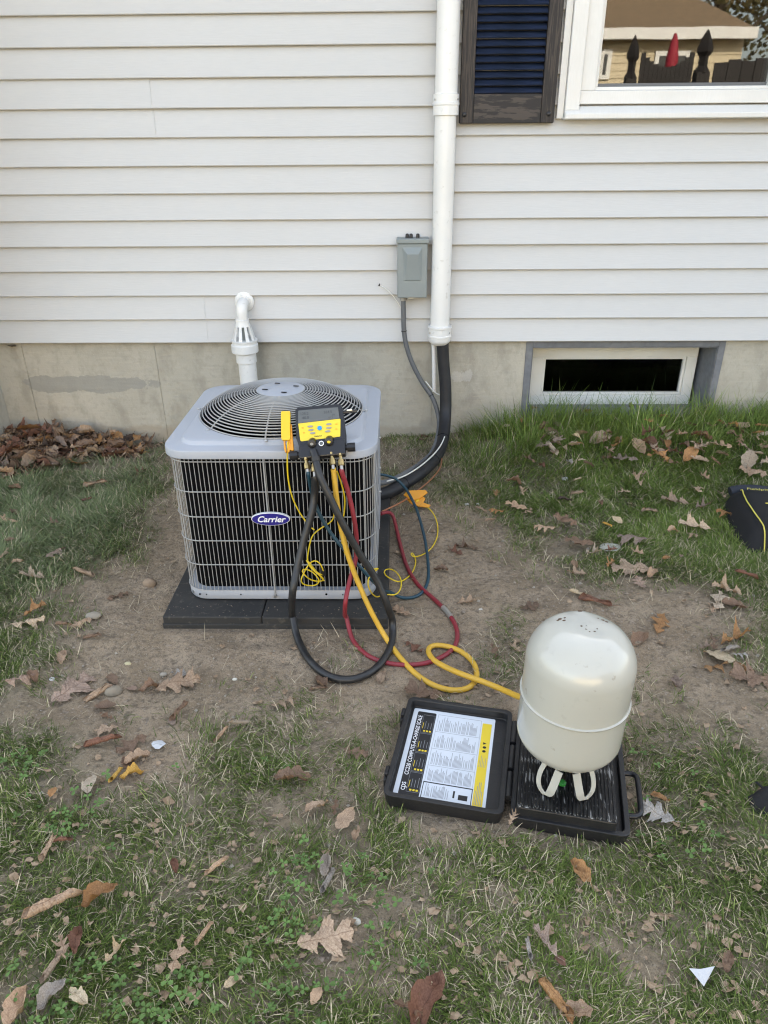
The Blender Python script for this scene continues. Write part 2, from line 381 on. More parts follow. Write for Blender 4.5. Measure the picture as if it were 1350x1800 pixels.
me.polygons.add(len(q)); me.polygons.foreach_set('loop_start', (np.arange(len(q))*4).astype(np.int32)); me.polygons.foreach_set('loop_total', np.full(len(q), 4, np.int32))
me.update(calc_edges=True); me.polygons.foreach_set('use_smooth', [True]*len(q))
dn = density(X, Y); dn = np.where((np.abs(X) > 3.5) | (Y < -4), .75, dn)
ca = me.color_attributes.new('Lawn', 'FLOAT_COLOR', 'POINT')
cc = np.ones((nx*ny, 4), np.float32); cc[:, 0] = dn.reshape(-1); cc[:, 1] = dn.reshape(-1); cc[:, 2] = dn.reshape(-1); ca.data.foreach_set('color', cc.reshape(-1))
def soil_mat():
    m = mat('soil', (.275,.205,.130), .92, bump=[(22, .8, .012), (75, .9, .008), (240, .8, .003)],
            var=[(2.2, .8, (.175,.128,.083)), (9, .75, (.39,.30,.205)), (60, .75, (.12,.09,.062), None, (.5,.66)), (130, .6, (.40,.33,.26), None, (.56,.68)), (330, .8, (.10,.075,.055), None, (.54,.66))])
    n = m.node_tree.nodes; L = m.node_tree.links; b = n['Principled BSDF']; src = b.inputs['Base Color'].links[0].from_socket
    a = n.new('ShaderNodeAttribute'); a.attribute_name = 'Lawn'
    mx = n.new('ShaderNodeMix'); mx.data_type = 'RGBA'; mu = n.new('ShaderNodeMath'); mu.operation = 'MULTIPLY'; mu.inputs[1].default_value = .75
    L.new(a.outputs['Fac'], mu.inputs[0]); L.new(mu.outputs[0], mx.inputs[0]); L.new(src, mx.inputs[6]); mx.inputs[7].default_value = (.085,.085,.048, 1)
    L.new(mx.outputs[2], b.inputs['Base Color']); return m
M['soil'] = soil_mat(); M['soilc'] = mat('soil_crumb', (.20,.155,.115), .95, var=[(90, .8, (.36,.30,.23)), (40, .6, (.12,.09,.065))])
go = link('ground', me, mat=M['soil']); go['kind'] = 'structure'
# ------------------------------------------------------------------ house
SB, CO = .485, .1016                               # bottom of the siding, height of one course
house = thing('house', (0, 4, 0), 'light grey clapboard house wall on a bare concrete foundation', 'house')
HX0, HX1 = -6.5, 8.0
WX0, WX1, WZ0, WZ1 = .70, 1.48, 1.40, 2.35         # rough opening of the window
NCO = 22
def clap(x0, x1, k, hang):
    """one course: tilted face, rolled butt edge and its underside"""
    z0 = SB+k*CO; n = max(2, int((x1-x0)/.06)); b = MB(); vs = []; fs = []
    prof = [(.001, CO+.008), (-.002, CO*.98), (-.0155, .006), (-.0175, .003), (-.0172, .0008), (-.0155, -.0008), (-.0138, .0006), (-.0132, .0065), (-.002, .0065)]
    for i in range(n+1):
        x = x0+(x1-x0)*i/n
        wv = .0011*(float(vnoise(x*2.3, k*3.1, 5))-.5)*2; wz = .0016*(float(vnoise(x*.9, k*1.7, 8))-.5)
        for y,z in prof: vs.append((x, y+wv-hang, z0+z+wz))
    P = len(prof)
    for i in range(n):
        for j in range(P-1): fs.append((i*P+j, i*P+j+1, (i+1)*P+j+1, (i+1)*P+j))
    fs.append(tuple(range(P))); fs.append(tuple(n*P+j for j in range(P-1, -1, -1)))
    b.add(vs, fs); return b.build('clapboard', M['vinyl'], house, smooth=40)
SEAMS = {0: [-.852], 1: [-.852], 2: [-2.6], 3: [-2.6], 4: [1.0], 5: [1.0], 8: [-.962], 9: [-.962], 6: [2.6], 7: [2.6], 12: [-2.1], 13: [-2.1]}
for k in range(NCO):
    cuts = [HX0]+SEAMS.get(k, [])+[HX1]
    segs = [(cuts[i], cuts[i+1], .0022 if i % 2 == 0 and len(cuts) > 2 else 0) for i in range(len(cuts)-1)]
    z0, z1 = SB+k*CO, SB+(k+1)*CO
    for a, b_, hg in segs:
        parts = [(a, b_)]
        if z1 > WZ0+.002 and z0 < WZ1+.02:
            parts = []
            if a < WX0-.02: parts.append((a, min(b_, WX0-.02)))
            if b_ > WX1+.02: parts.append((max(a, WX1+.02), b_))
        for (p, q_) in parts: clap(p-.0, q_+(.012 if hg else 0), k, hg)
b = MB(); ZT = SB+NCO*CO
for (x0,x1,z0,z1) in ((HX0, WX0, SB+.004, ZT), (WX1, HX1, SB+.004, ZT), (WX0, WX1, SB+.004, WZ0), (WX0, WX1, WZ1, ZT)): b.box(x0, x1, .004, .12, z0, z1)
b.box(HX0, HX0+.1, .121, 7.9, SB, ZT); b.box(HX1-.1, HX1, .121, 7.9, SB, ZT); b.box(HX0, HX1, 7.9, 8, 0, ZT)
b.build('light_stop_walls', M['dark'], house)  # unseen backing added so no sun leaks through the thin clapboards
b = MB()                                            # unseen gable roof, ridge height chosen so its shadow covers the yard
b.prism([(-.42, ZT-.02), (-.42, ZT+.10), (4, ZT+2.55), (8.42, ZT+.10), (8.42, ZT-.02)], HX0-.3, HX1+.3)
for i,v in enumerate(b.v): b.v[i] = (v[2], v[0], v[1])
b.build('roof', M['roof'], house)
b = MB(); b.box(HX0-.3, HX1+.3, -.44, -.423, ZT-.03, ZT+.09); b.build('fascia', M['trim'], house)
# foundation with the cellar window opening
BX0, BX1, BZ0, BZ1 = .612, 1.44, .118, .452
FY = .016
b = MB()
for x0,x1 in ((HX0, -1.703), (-1.6995, -1.0965), (-1.0945, .1635), (.165, BX0)): b.box(x0, x1, FY, .26, -.4, SB+.002)
b.box(BX0, BX1, FY, .26, -.4, BZ0); b.box(BX0, BX1, FY, .26, BZ1, SB+.002); b.box(BX1, HX1, FY, .26, -.4, SB+.002)
for x in (-1.7015, -1.0955, .1642): b.box(x-.003, x+.003, FY+.004, .2, -.4, SB)
b.build('foundation', M['concrete'], house)
b = MB()                                            # painted band round the recess
b.box(BX0-.030, BX0, FY-.004, FY+.002, .0, SB-.004); b.box(BX1, BX1+.030, FY-.004, FY+.002, .0, SB-.004)
b.box(BX0, BX1, FY-.004, FY+.002, BZ1, SB-.004); b.box(BX0, BX1, FY-.004, FY+.002, -.0, BZ0)
b.box(BX1-.004, BX1-.0005, FY, .2, BZ0, BZ1); b.box(BX0+.0005, BX0+.004, FY, .2, BZ0, BZ1); b.box(BX0+.004, BX1-.004, FY, .2, BZ0+.0005, BZ0+.012)
b.box(BX0+.004, BX1-.004, FY, .2, BZ1-.006, BZ1-.0005)
b.build('recess_lining', M['graypaint'], house, bevel=.003)
cw = MB(); cy = .165; fx0, fx1, fz0, fz1 = BX0+.03, BX1-.02, BZ0+.012, BZ1-.006
cw.box(fx0, fx1, cy, cy+.05, fz0, fz0+.045); cw.box(fx0, fx1, cy, cy+.05, fz1-.082, fz1)
cw.box(fx0, fx0+.054, cy, cy+.05, fz0+.045, fz1-.082); cw.box(fx1-.048, fx1, cy, cy+.05, fz0+.045, fz1-.082)
cwin = cw.build('window', M['cream_vinyl'], house, bevel=.003); cwin['label'] = 'low cream framed cellar window in the grey painted recess'
sa = MB(); a0,a1,c0,c1 = fx0+.055, fx1-.049, fz0+.046, fz1-.083
sa.box(a0,a1,cy+.008,cy+.04,c0,c0+.014); sa.box(a0,a1,cy+.008,cy+.04,c1-.012,c1); sa.box(a0,a0+.013,cy+.008,cy+.04,c0+.014,c1-.012); sa.box(a1-.013,a1,cy+.008,cy+.04,c0+.014,c1-.012)
sa.build('sash', M['cream_vinyl'], cwin, bevel=.002)
g = MB(); g.box(a0+.013, a1-.013, cy+.022, cy+.026, c0+.014, c1-.012); g.build('pane', M['glassd'], cwin)
b = MB(); b.box(BX0-.2, BX1+.2, .9, .95, -.4, .6); b.box(BX0-.2, BX1+.2, .27, .9, -.4, -.35); b.build('cellar_wall', M['dark'], house)
# main window
WY = -.0
win = MB(); win.box(WX0-.0, WX1+.0, -.030, .10, WZ0-.0, WZ0+.045); win.box(WX0, WX1, -.030, .10, WZ1-.05, WZ1)
win.box(WX0, WX0+.055, -.030, .10, WZ0+.045, WZ1-.05); win.box(WX1-.055, WX1, -.030, .10, WZ0+.045, WZ1-.05)
winp = win.build('window', M['trim'], house, bevel=.003); winp['label'] = 'white framed window at the upper right reflecting the house opposite'
c = MB()
c.box(.645, WX0-.001, -.045, .004, WZ0-.02, WZ1+.05); c.build('casing', M['trim'], winp, bevel=.003)
c = MB(); c.box(WX1+.001, 1.535, -.045, .004, WZ0-.02, WZ1+.05); c.build('casing', M['trim'], winp, bevel=.003)
c = MB(); c.box(.618, .644, -.028, .004, 1.352, WZ1+.05); c.build('trim_strip', M['trim'], winp, bevel=.002)
c = MB(); c.prism([(-.062, 1.368), (-.062, 1.350), (.0, 1.346), (.0, 1.399), (-.02, 1.394)], .645, 1.56)
for i,v in enumerate(c.v): c.v[i] = (v[2], v[0], v[1])
c.build('sill', M['trim'], winp, bevel=.003)
sx0, sx1, sz0, sz1 = WX0+.056, WX1-.056, WZ0+.046, WZ1-.051
c = MB(); c.box(sx0, sx1, -.012, .05, sz0, sz0+.012); c.box(sx0, sx1, -.012, .05, sz1-.02, sz1); c.box(sx0, sx0+.012, -.012, .05, sz0+.012, sz1-.02); c.box(sx1-.012, sx1, -.012, .05, sz0+.012, sz1-.02)
c.build('sash', M['trim'], winp, bevel=.002)
c = MB(); c.box(sx0+.012, sx1-.012, .004, .03, sz0+.012, sz0+.024); c.build('screen_rail', M['conduit'], winp)
c = MB(); c.box(sx0+.012, sx1-.012, .012, .016, sz0+.024, sz1-.02); c.build('pane', M['glass'], winp)
b = MB(); b.box(-1.5, 3.2, 3.0, 3.05, SB, ZT); b.box(-1.5, 3.2, .13, 3, SB, SB+.05); b.box(-1.5,-1.45,.13,3,SB,ZT); b.box(3.2,3.25,.13,3,SB,ZT); b.box(-1.5,3.2,.13,3,ZT-.05,ZT)
b.build('room_wall', M['dark'], house)
# shutter
sh = MB(); x0, x1, z0, z1 = .243, .606, 1.338, 2.36
sh.box(x0, x0+.052, -.045, -.014, z0, z1); shp = sh.build('shutter', M['stile'], house, bevel=.003)
c = MB(); c.box(x1-.052, x1, -.045, -.014, z0, z1); c.build('stile', M['stile'], shp, bevel=.003)
c = MB(); c.box(x0+.0525, x1-.0525, -.042, -.016, z0, z0+.098); c.build('bottom_rail', M['stilep'], shp, bevel=.002)
c = MB(); c.box(x0+.0525, x1-.0525, -.042, -.016, z1-.08, z1); c.build('top_rail', M['stilep'], shp, bevel=.002)
c = MB(); c.box(x0+.02, x1-.02, -.013, -.011, z0+.02, z1-.02); c.build('backing', M['black'], shp)
c = MB(); L_ = .0305
c.add([(x0+.053, -.041, 0), (x1-.053, -.041, 0), (x1-.053, -.038, -.003), (x0+.053, -.038, -.003), (x0+.053, -.018, L_*.72), (x1-.053, -.018, L_*.72), (x1-.053, -.014, L_*.72-.003), (x0+.053, -.014, L_*.72-.003)],
      [(0,1,5,4), (3,2,1,0), (7,6,2,3), (4,5,6,7), (0,4,7,3), (1,2,6,5)])
lm = c.mesh('slat', M['louver'])
for i in range(33): link('slat', lm, shp, Matrix.Translation((0, 0, z0+.103+i*.0253)))
for x in (x0+.018, x1-.022):
    c = MB(); c.m = Matrix.Translation((x, -.045, z0+.03)) @ Matrix.Rotation(R_(90), 4, 'X'); c.lathe([(.0085, 0), (.0075, .004), (.004, .006)], 14); c.build('fastener', M['black'], shp, smooth=40)
# side bump-out at the left edge
b = MB(); b.box(-3.6, -1.84, -.62, FY-.001, -.4, SB); b.build('side_foundation', M['concrete'], house, bevel=.006)
b = MB()
for k in range(NCO):
    b.prism([(-.64, SB+k*CO), (-.628, SB+(k+1)*CO), (-.02, SB+(k+1)*CO), (-.02, SB+k*CO)], 0, 0) if False else None
b.box(-3.6, -1.832, -.63, -.016, SB+.001, ZT-.02); b.build('side_wall', M['vinyl'], house)
# ------------------------------------------------------------------ pvc line cover on the wall
cv = thing('line_cover', (.187, -.058, .5), 'tall white round plastic line cover running down the siding beside the shutter', 'pipe cover')
def vtube(prof, x, y): b = MB(); b.lathe(prof, 36, (x, y, 0)); return b
cx, cyy = .188, -.060; r = .0425
vtube([(r, 1.402), (r, 2.45)], cx, cyy).build('upper_tube', M['pvc'], cv, smooth=40)
vtube([(r*.97, .545), (r*.97, 1.395)], cx, cyy).build('lower_tube', M['pvc'], cv, smooth=40)
vtube([(r+.001, 1.365), (r+.0065, 1.366), (r+.0065, 1.398), (r+.009, 1.4), (r+.009, 1.408), (r+.0065, 1.41), (r+.0065, 1.436), (r+.001, 1.438)], cx, cyy).build('coupling', M['pvc'], cv, smooth=40)
vtube([(r*.72, .484), (r*.80, .486), (r+.002, .497), (r+.0055, .503), (r+.0055, .518), (r+.008, .52), (r+.008, .526), (r+.0055, .528), (r+.0055, .556), (r+.009, .558), (r+.009, .565), (r, .567)], cx, cyy).build('end_coupling', M['pvc'], cv, smooth=40)
for (zz, rr) in ((1.418, r+.0068), (.54, r+.0058)):
    for a in (-150, -32):
        b = MB(); p = Vector((cx+rr*math.cos(R_(a)), cyy+rr*math.sin(R_(a)), zz)); d = Vector((math.cos(R_(a)), math.sin(R_(a)), 0)); b.rod(p-d*.002, p+d*.003, .0035, 8); b.build('screw', M['screw'], cv)
# thin drain tube below it
dr = MB(); dr.tube([atY(762, 596, -.05), atY(763, 640, -.045), atY(763, 688, -.04)], .0095, 14)
tag(dr.build('drain_tube', M['pvc'], smooth=50), 'thin white plastic tube hanging below the line cover beside the black insulated pipe', 'tube')
# black insulated line set
pts = [atY(778, 592, -.06), atY(779, 630, -.06), atY(783, 680, -.07), atY(783, 730, -.10)]+[G(778, 775, .07), G(765, 805, .05), G(740, 830, .045), G(705, 853, .04), G(672, 869, .04)]
pts.append(Vector((-.06, -.62, .12)) if False else pts[-1]+Vector((-.09, -.03, .01)))
ls = thing('insulated_line', pts[-1], 'thick black foam insulated pipe curving from the line cover down to the unit', 'pipe')
b = MB(); b.tube(spline(pts, .02), .0265, 18); b.build('insulation', M['foam'], ls, smooth=60)
sp_ = spline(pts, .02)
for i in (int(len(sp_)*.42), int(len(sp_)*.60), int(len(sp_)*.80)):
    b = MB(); t = (sp_[i+1]-sp_[i]).normalized(); b.tube([sp_[i]-t*.002, sp_[i]+t*.002], .0285, 18); b.build('cable_tie', M['black'], ls, smooth=50)
# ------------------------------------------------------------------ disconnect box
bx = thing('disconnect_box', (.068, -.04, .68), 'light grey metal electrical disconnect box on the siding beside the white line cover', 'electrical box')
x0, x1, z0, z1 = .004, .128, .688, .905
b = MB(); b.box(x0, x1, -.085, -.013, z0, z1); b.build('body', M['boxgray'], bx, bevel=.004)
b = MB(); b.box(x0-.004, x1+.006, -.092, -.013, z1+.001, z1+.019); b.build('hood', M['boxgray'], bx, bevel=.003)
b = MB(); mx_ = (x0+x1)/2
o_ = [(x0+.024, z0+.070), (x1-.024, z0+.070), (x1-.022, z1-.014), (x0+.020, z1-.014)]; i_ = [(x0+.036, z0+.074), (x1-.034, z0+.074), (x1-.038, z1-.040), (x0+.040, z1-.040)]
b.add([(x, -.0852, z) for x,z in o_]+[(x, -.0975 if k > 1 else -.088, z) for k,(x,z) in enumerate(i_)], [(0,1,5,4), (1,2,6,5), (2,3,7,6), (3,0,4,7), (4,5,6,7)])
b.build('embossed_cover', M['boxgray'], bx, bevel=.0015)
for x in (x0+.040, x0+.056, x0+.084):
    b = MB(); b.lathe([(.0075, 0), (.0075, .008), (.0065, .014), (.003, .016)], 12, (x, -.05, z1+.0195)); b.build('cap', M['black'], bx, smooth=40)
for x in (x0+.052, x0+.063):
    b = MB(); b.m = Matrix.Translation((x, -.068, z0-.004)) @ Matrix.Rotation(R_(90), 4, 'X'); b.lathe([(.004, 0), (.008, .001), (.008, .004), (.004, .005)], 14); b.build('lock_tab', M['screw'], bx, smooth=40)
b = MB(); b.lathe([(.013, -.018), (.015, -.016), (.015, -.006), (.013, -.001)], 8, (x0+.026, -.045, z0)); b.build('conduit_nut', M['steel'], bx)
b = MB(); b.lathe([(.010, -.04), (.0105, -.019)], 16, (x0+.026, -.045, z0)); b.build('conduit_sleeve', M['conduit'], bx, smooth=40)
# grey conduit
c0 = Vector((x0+.026, -.045, z0-.038))
pts = [c0, atY(711, 590, -.045), atY(722, 632, -.045), atY(742, 672, -.045), atY(762, 703, -.06), atY(772, 745, -.10), G(762, 790, .06), G(742, 812, .05), G(712, 832, .07), G(676, 848, .08)]
pts.append(pts[-1]+Vector((-.1, -.03, .01)))
cdt = thing('electrical_conduit', pts[-1], 'grey flexible conduit bending from the disconnect box behind the black pipe to the unit', 'conduit')
b = MB(); b.tube(spline(pts, .02), .0105, 14); b.build('tube', M['conduit'], cdt, smooth=60)
sp_ = spline(pts, .02)
for k in (5, 19):
    if k < len(sp_)-1:
        b = MB(); t = (sp_[k+1]-sp_[k]).normalized(); b.tube([sp_[k]-t*.002, sp_[k]+t*.002], .0122, 14); b.build('cable_tie', M['black'], cdt, smooth=50)
# thin white control wire
b = MB(); b.tube(spline([atY(667, 502, -.012), atY(676, 506, -.02), atY(688, 517, -.03), atY(699, 532, -.034), atY(705, 542, -.033)], .01), .0022, 8)
tag(b.build('control_wire', M['cream_vinyl'], smooth=60), 'short thin white wire poking from a hole in the siding left of the disconnect box', 'wire')
b = MB(); b.tube(spline([G(680, 846, .105), G(712, 836, .10), G(748, 812, .09), G(775, 782, .09), atY(788, 745, -.1), atY(789, 725, -.08), atY(784, 700, -.06), atY(765, 690, -.055), atY(748, 670, -.055)], .01), .0028, 8)
tag(b.build('control_wire', M['cream_vinyl'], smooth=60), 'thin white wire strapped along the black insulated pipe near the ground', 'wire')
# hole in the siding
b = MB(); b.m = Matrix.Translation(atY(667, 501, -.0135)) @ Matrix.Rotation(R_(90), 4, 'X'); b.prism([(-.006,-.004),(.005,-.005),(.001,.008)], 0, .0012); h_ = b.build('wire_hole', M['black'], house)
# ------------------------------------------------------------------ white pvc vent
vt = thing('vent_pipe', (-.672, -.10, 0), 'white plastic vent with slotted cone and elbow coming out of the siding behind the unit', 'vent pipe')
vx, vz, vy = -.662, .662, -.075
b = MB(); b.m = Matrix.Translation((vx, -.011, vz)) @ Matrix.Rotation(R_(90), 4, 'X'); b.lathe([(.042, 0), (.042, .004), (.034, .010), (.026, .012)], 32); b.build('wall_flange', M['pvc'], vt, smooth=40)
b = MB(); b.tube(spline([(vx, -.01, vz), (vx, -.045, vz-.001), (vx-.001, -.070, vz-.012), (vx-.002, -.078, vz-.035), (vx-.003, -.078, vz-.065)], .008), .0245, 24); b.build('elbow', M['pvc'], vt, smooth=60)
b = MB(); b.tube([(vx, -.02, vz), (vx, -.034, vz)], .0285, 24); b.build('elbow_socket', M['pvc'], vt, smooth=50)
vx -= .003; vy = -.078; zt = vz-.06
b = MB(); b.lathe([(.0245, zt), (.029, zt-.002), (.029, zt-.014), (.034, zt-.030)][::-1], 32, (vx, vy, 0)); b.build('cone_collar', M['pvc'], vt, smooth=35)
zc0, zc1 = zt-.030, zt-.092
for k in range(10):
    a = 2*math.pi*(k+.3)/10; da = .16
    b = MB(); vs = []
    for (rr, zz) in ((.034, zc0+.001), (.051, zc1)):
        for dr_ in (0, -.0035):
            for s in (-1, 1): aa = a+s*da; vs.append((vx+(rr+dr_)*math.cos(aa), vy+(rr+dr_)*math.sin(aa), zz))
    b.add(vs, [(0,1,5,4), (2,6,7,3), (0,4,6,2), (1,3,7,5)]); b.build('cone_rib', M['pvc'], vt)
b = MB(); b.lathe([(.020, zc1), (.020, zc0)], 16, (vx, vy, 0)); b.build('inner_tube', M['boxgray'], vt, smooth=50)
b = MB(); b.lathe([(.030, .0), (.044, zc1-.100), (.044, zc1-.055), (.0565, zc1-.052), (.0585, zc1-.049), (.0585, zc1-.018), (.056, zc1-.016), (.053, zc1-.014), (.053, zc1-.004), (.0575, zc1-.002), (.0575, zc1+.003), (.050, zc1+.004)][3:], 36, (vx, vy, 0)); b.build('body_coupling', M['pvc'], vt, smooth=30)
b = MB(); b.lathe([(.041, zc1-.098), (.0445, zc1-.096), (.0445, zc1-.054), (.05, zc1-.053)], 36, (vx+.002, vy, 0)); b.build('reducer', M['pvc'], vt, smooth=30)
b = MB(); b.lathe([(.039, -.03), (.039, zc1-.09)], 32, (vx+.004, vy, 0)); b.build('pipe', M['pvc'], vt, smooth=50)
# ------------------------------------------------------------------ slab + air conditioner
slab = thing('equipment_slab', (-.365, -1.06, 0), 'dark charcoal plastic slab lying in the dirt under the air conditioner', 'slab')
b = MB(); b.box(-.692, -.3985, -1.474, -.62, -.03, .036); b.build('slab_half', M['slab'], slab, bevel=.004)
b = MB(); b.box(-.3965, -.026, -1.476, -.62, -.03, .0352); b.build('slab_half', M['slab'], slab, bevel=.004)
b = MB(); b.box(-.709, -.018, -1.499, -.615, .027, .0335) if False else b.box(-.694, -.024, -1.478, -.616, -.03, .012); b.build('slab_foot', M['slab'], slab, bevel=.003)
UX, UY, UH = -.352, -1.10, .30
ac = thing('air_conditioner', (UX, UY, .041), 'grey outdoor air conditioner with wire guard and domed fan grille on the slab', 'air conditioner')
NS = 96
def rsq(th, half, rc):
    c_, s_ = math.cos(th), math.sin(th); k = half/max(abs(c_), abs(s_)); x, y = k*c_, k*s_
    h = half-rc
    if abs(x) > h and abs(y) > h:
        cx_, cy_ = math.copysign(h, x), math.copysign(h, y)
        bq = -(c_*cx_+s_*cy_)*2; cq = cx_*cx_+cy_*cy_-rc*rc; k = (-bq+math.sqrt(max(0, bq*bq-4*cq)))/2; x, y = k*c_, k*s_
    return x, y
# angles spread so that corners get enough points
ANG = sorted([i*2*math.pi/NS for i in range(NS)]+[R_(a) for a in (40,42,44,46,48,50,130,132,134,136,138,140,220,222,224,226,228,230,310,312,314,316,318,320)])
def loops_mesh(loops, closed_top=False):
    b = MB(); n = len(ANG); vs = [p for l in loops for p in l]; fs = []
    for j in range(len(loops)-1):
        for k in range(n): fs.append((j*n+k, j*n+(k+1)%n, (j+1)*n+(k+1)%n, (j+1)*n+k))
    b.add(vs, fs); return b
def sqloop(half, rc, z): return [(UX+rsq(a, half, rc)[0], UY+rsq(a, half, rc)[1], z) for a in ANG]
def ciloop(r, z): return [(UX+r*math.cos(a), UY+r*math.sin(a), z) for a in ANG]
H = UH
loops = [sqloop(H-.012, .068, .509), sqloop(H-.0008, .075, .509), sqloop(H, .075, .510), sqloop(H, .075, .5295), sqloop(H-.0012, .074, .5322), sqloop(H-.004, .072, .5335), sqloop(H-.036, .060, .5335), sqloop(H-.039, .058, .5345), sqloop(H-.045, .055, .5440), sqloop(H-.050, .052, .5465)]
sq = sqloop(H-.050, .052, .5465)
for t in (.35, .7): loops.append([tuple(Vector(p)*(1-t)+Vector(c_)*t) for p, c_ in zip(sq, ciloop(.250, .5475))])
loops += [ciloop(.250, .5475), ciloop(.247, .5455), ciloop(.245, .536)]
loops_mesh(loops).build('top_cover', M['unit'], ac, smooth=28)
b = loops_mesh([ciloop(.2449, .5365), ciloop(.243, .50), ciloop(.240, .46)]); b.build('fan_shroud', M['fan'], ac, smooth=60)
# base pan
loops = [sqloop(H-.018, .062, .042), sqloop(H-.012, .068, .042), sqloop(H-.010, .07, .045), sqloop(H-.010, .07, .070), sqloop(H-.012, .068, .073), sqloop(H-.03, .05, .073), sqloop(.02, .008, .072)]
loops_mesh(loops).build('base_pan', M['unit'], ac, smooth=38)
for (xx, rr) in ((-.245,.003),(-.225,.002),(-.12,.0022),(.14,.0035),(.19,.002),(.205,.002)):
    b = MB(); b.m = Matrix.Translation((UX+xx, UY-H+.0095, .058+rr)) @ Matrix.Rotation(R_(90), 4, 'X'); b.lathe([(rr, 0), (rr, .0012)], 10); b.build('drain_hole', M['coil'], ac)
loops = [sqloop(H-.034, .05, .072), sqloop(H-.034, .05, .30), sqloop(H-.034, .05, .508), sqloop(H-.036, .05, .5085), ciloop(.246, .5085)]
loops_mesh(loops).build('coil', M['coil'], ac, smooth=50)
# rear right corner panel
b = MB(); b.box(UX+.17, UX+H-.006, UY+H-.02, UY+H-.008, .073, .497); b.build('service_panel', M['unit'], ac, bevel=.002)
b = MB(); b.box(UX+H-.011, UX+H-.006, UY+.10, UY+H-.02, .073, .497); b.build('corner_panel', M['unit'], ac, bevel=.002)
# guard wires: shared mesh, each its own part
b = MB(); b.rod((0,0,.068), (0,0,.508), .00105, 6); wm = b.mesh('guard_wire', M['wire'], smooth=60)
per = [Vector(rsq(i*2*math.pi/2000, H-.012, .066)) for i in range(2000)]
seg = [(per[(i+1)%2000]-per[i]).length for i in range(2000)]; tot = sum(seg); NW = 176; acc = 0; nxt = 0
for i in range(2000):
    if acc >= nxt:
        p = per[i]; nxt += tot/NW
        if not (p.y > .10 and p.x > H-.03) and not (p.y > H-.03 and p.x > .17):
            link('guard_wire', wm, ac, Matrix.Translation((UX+p.x, UY+p.y, 0)))
    acc += seg[i]
n0 = 160
b = MB(); b.tube([(*rsq(2*math.pi*k/n0, H-.0095, .068), 0) for k in range(n0)], .0017, 6, closed=True); rm = b.mesh('guard_ring', M['wire'], smooth=60)
for z in [atY(480, q_, UY-H+.009).z for q_ in (812, 865, 909, 951, 993, 1038)]: link('guard_ring', rm, ac, Matrix.Translation((UX, UY, z)))
for (px_, py_) in ((-.015, -(H-.007)), (-.268, -(H-.032)), (.262, -(H-.036)), (.262, (H-.036))):
    b = MB(); b.rod((UX+px_, UY+py_, .056), (UX+px_, UY+py_, .512), .0022, 8)
    s = b.build('support_wire', M['wire'], ac, smooth=60)
    for zz in (.516, .056):
        b = MB(); d = Vector((px_, py_, 0)).normalized() if abs(px_) > .1 else Vector((0,-1,0)); p = Vector((UX+px_, UY+py_, zz)); b.rod(p-d*.004, p+d*.004, .0052, 8); b.build('screw', M['screw'], s, smooth=40)
for zz in (.52, .505, .40, .29, .20):
    b = MB(); p = Vector((UX+H-.006, UY+.14 if zz < .5 else UY+.02, zz)); b.rod(p, p+Vector((.006,0,0)), .004, 8); b.build('screw', M['screw'], ac)
# fan grille
def dome(r): t = r/.248; return .5495+.064*(1-t**3.4)
NR = 22
for i in range(NR):
    rr = .073+(.248-.073)*i/(NR-1)
    b = MB(); b.tube([(UX+rr*math.cos(2*math.pi*k/72), UY+rr*math.sin(2*math.pi*k/72), dome(rr)) for k in range(72)], .0019, 6, closed=True); b.build('grille_ring', M['wire'], ac, smooth=60)
for k in range(8):
    a = R_(-93+45*k); pts = [(UX+rr*math.cos(a), UY+rr*math.sin(a), dome(rr)-.003) for rr in (.06,.09,.12,.15,.18,.21,.232,.246)]
    a2 = a+.02; pts += [(UX+.256*math.cos(a2), UY+.256*math.sin(a2), .5475)]
    b = MB(); b.tube(spline(pts, .01), .0023, 6)
    s = b.build('grille_spoke', M['wire'], ac, smooth=60)
    b = MB(); b.lathe([(.005, .5455), (.005, .549), (.003, .551)], 8, (UX+.260*math.cos(a2), UY+.260*math.sin(a2), 0)); b.build('screw', M['screw'], s)
zc = dome(.07)+.001
b = MB(); b.lathe([(.072, zc-.004), (.072, zc), (.069, zc+.0015), (.045, zc+.001), (.040, zc+.003), (.001, zc+.003)], 48, (UX, UY, 0)); b.build('grille_disc', M['unit'], ac, smooth=30)
for k in range(4):
    a = R_(20+90*k); b = MB(); b.m = Matrix.Translation((UX+.048*math.cos(a), UY+.048*math.sin(a), zc+.0035)) @ Matrix.Rotation(R_(-10), 4, 'Z'); b.prism(rpoly(-.009, .009, -.003, .003, .0029, 3), 0, .001); b.build('slot', M['coil'], ac)
# fan
b = MB(); b.lathe([(.05, .30), (.055, .31), (.055, .42), (.03, .45)], 24, (UX, UY, 0)); b.build('motor', M['fan'], ac, smooth=40)
for k in range(3):
    b = MB(); vs = []; fs = []
    for i in range(7):
        rr = .05+.17*i/6
        for j in range(7):
            a = R_(120*k+10+(j-3)*11*(1-.25*i/6)); vs.append((UX+rr*math.cos(a), UY+rr*math.sin(a), .43+.012*(j-3)*1.1))
    for i in range(6):
        for j in range(6): fs.append((i*7+j, i*7+j+1, (i+1)*7+j+1, (i+1)*7+j))
    b.add(vs, fs); b.build('fan_blade', M['fan'], ac, smooth=60)
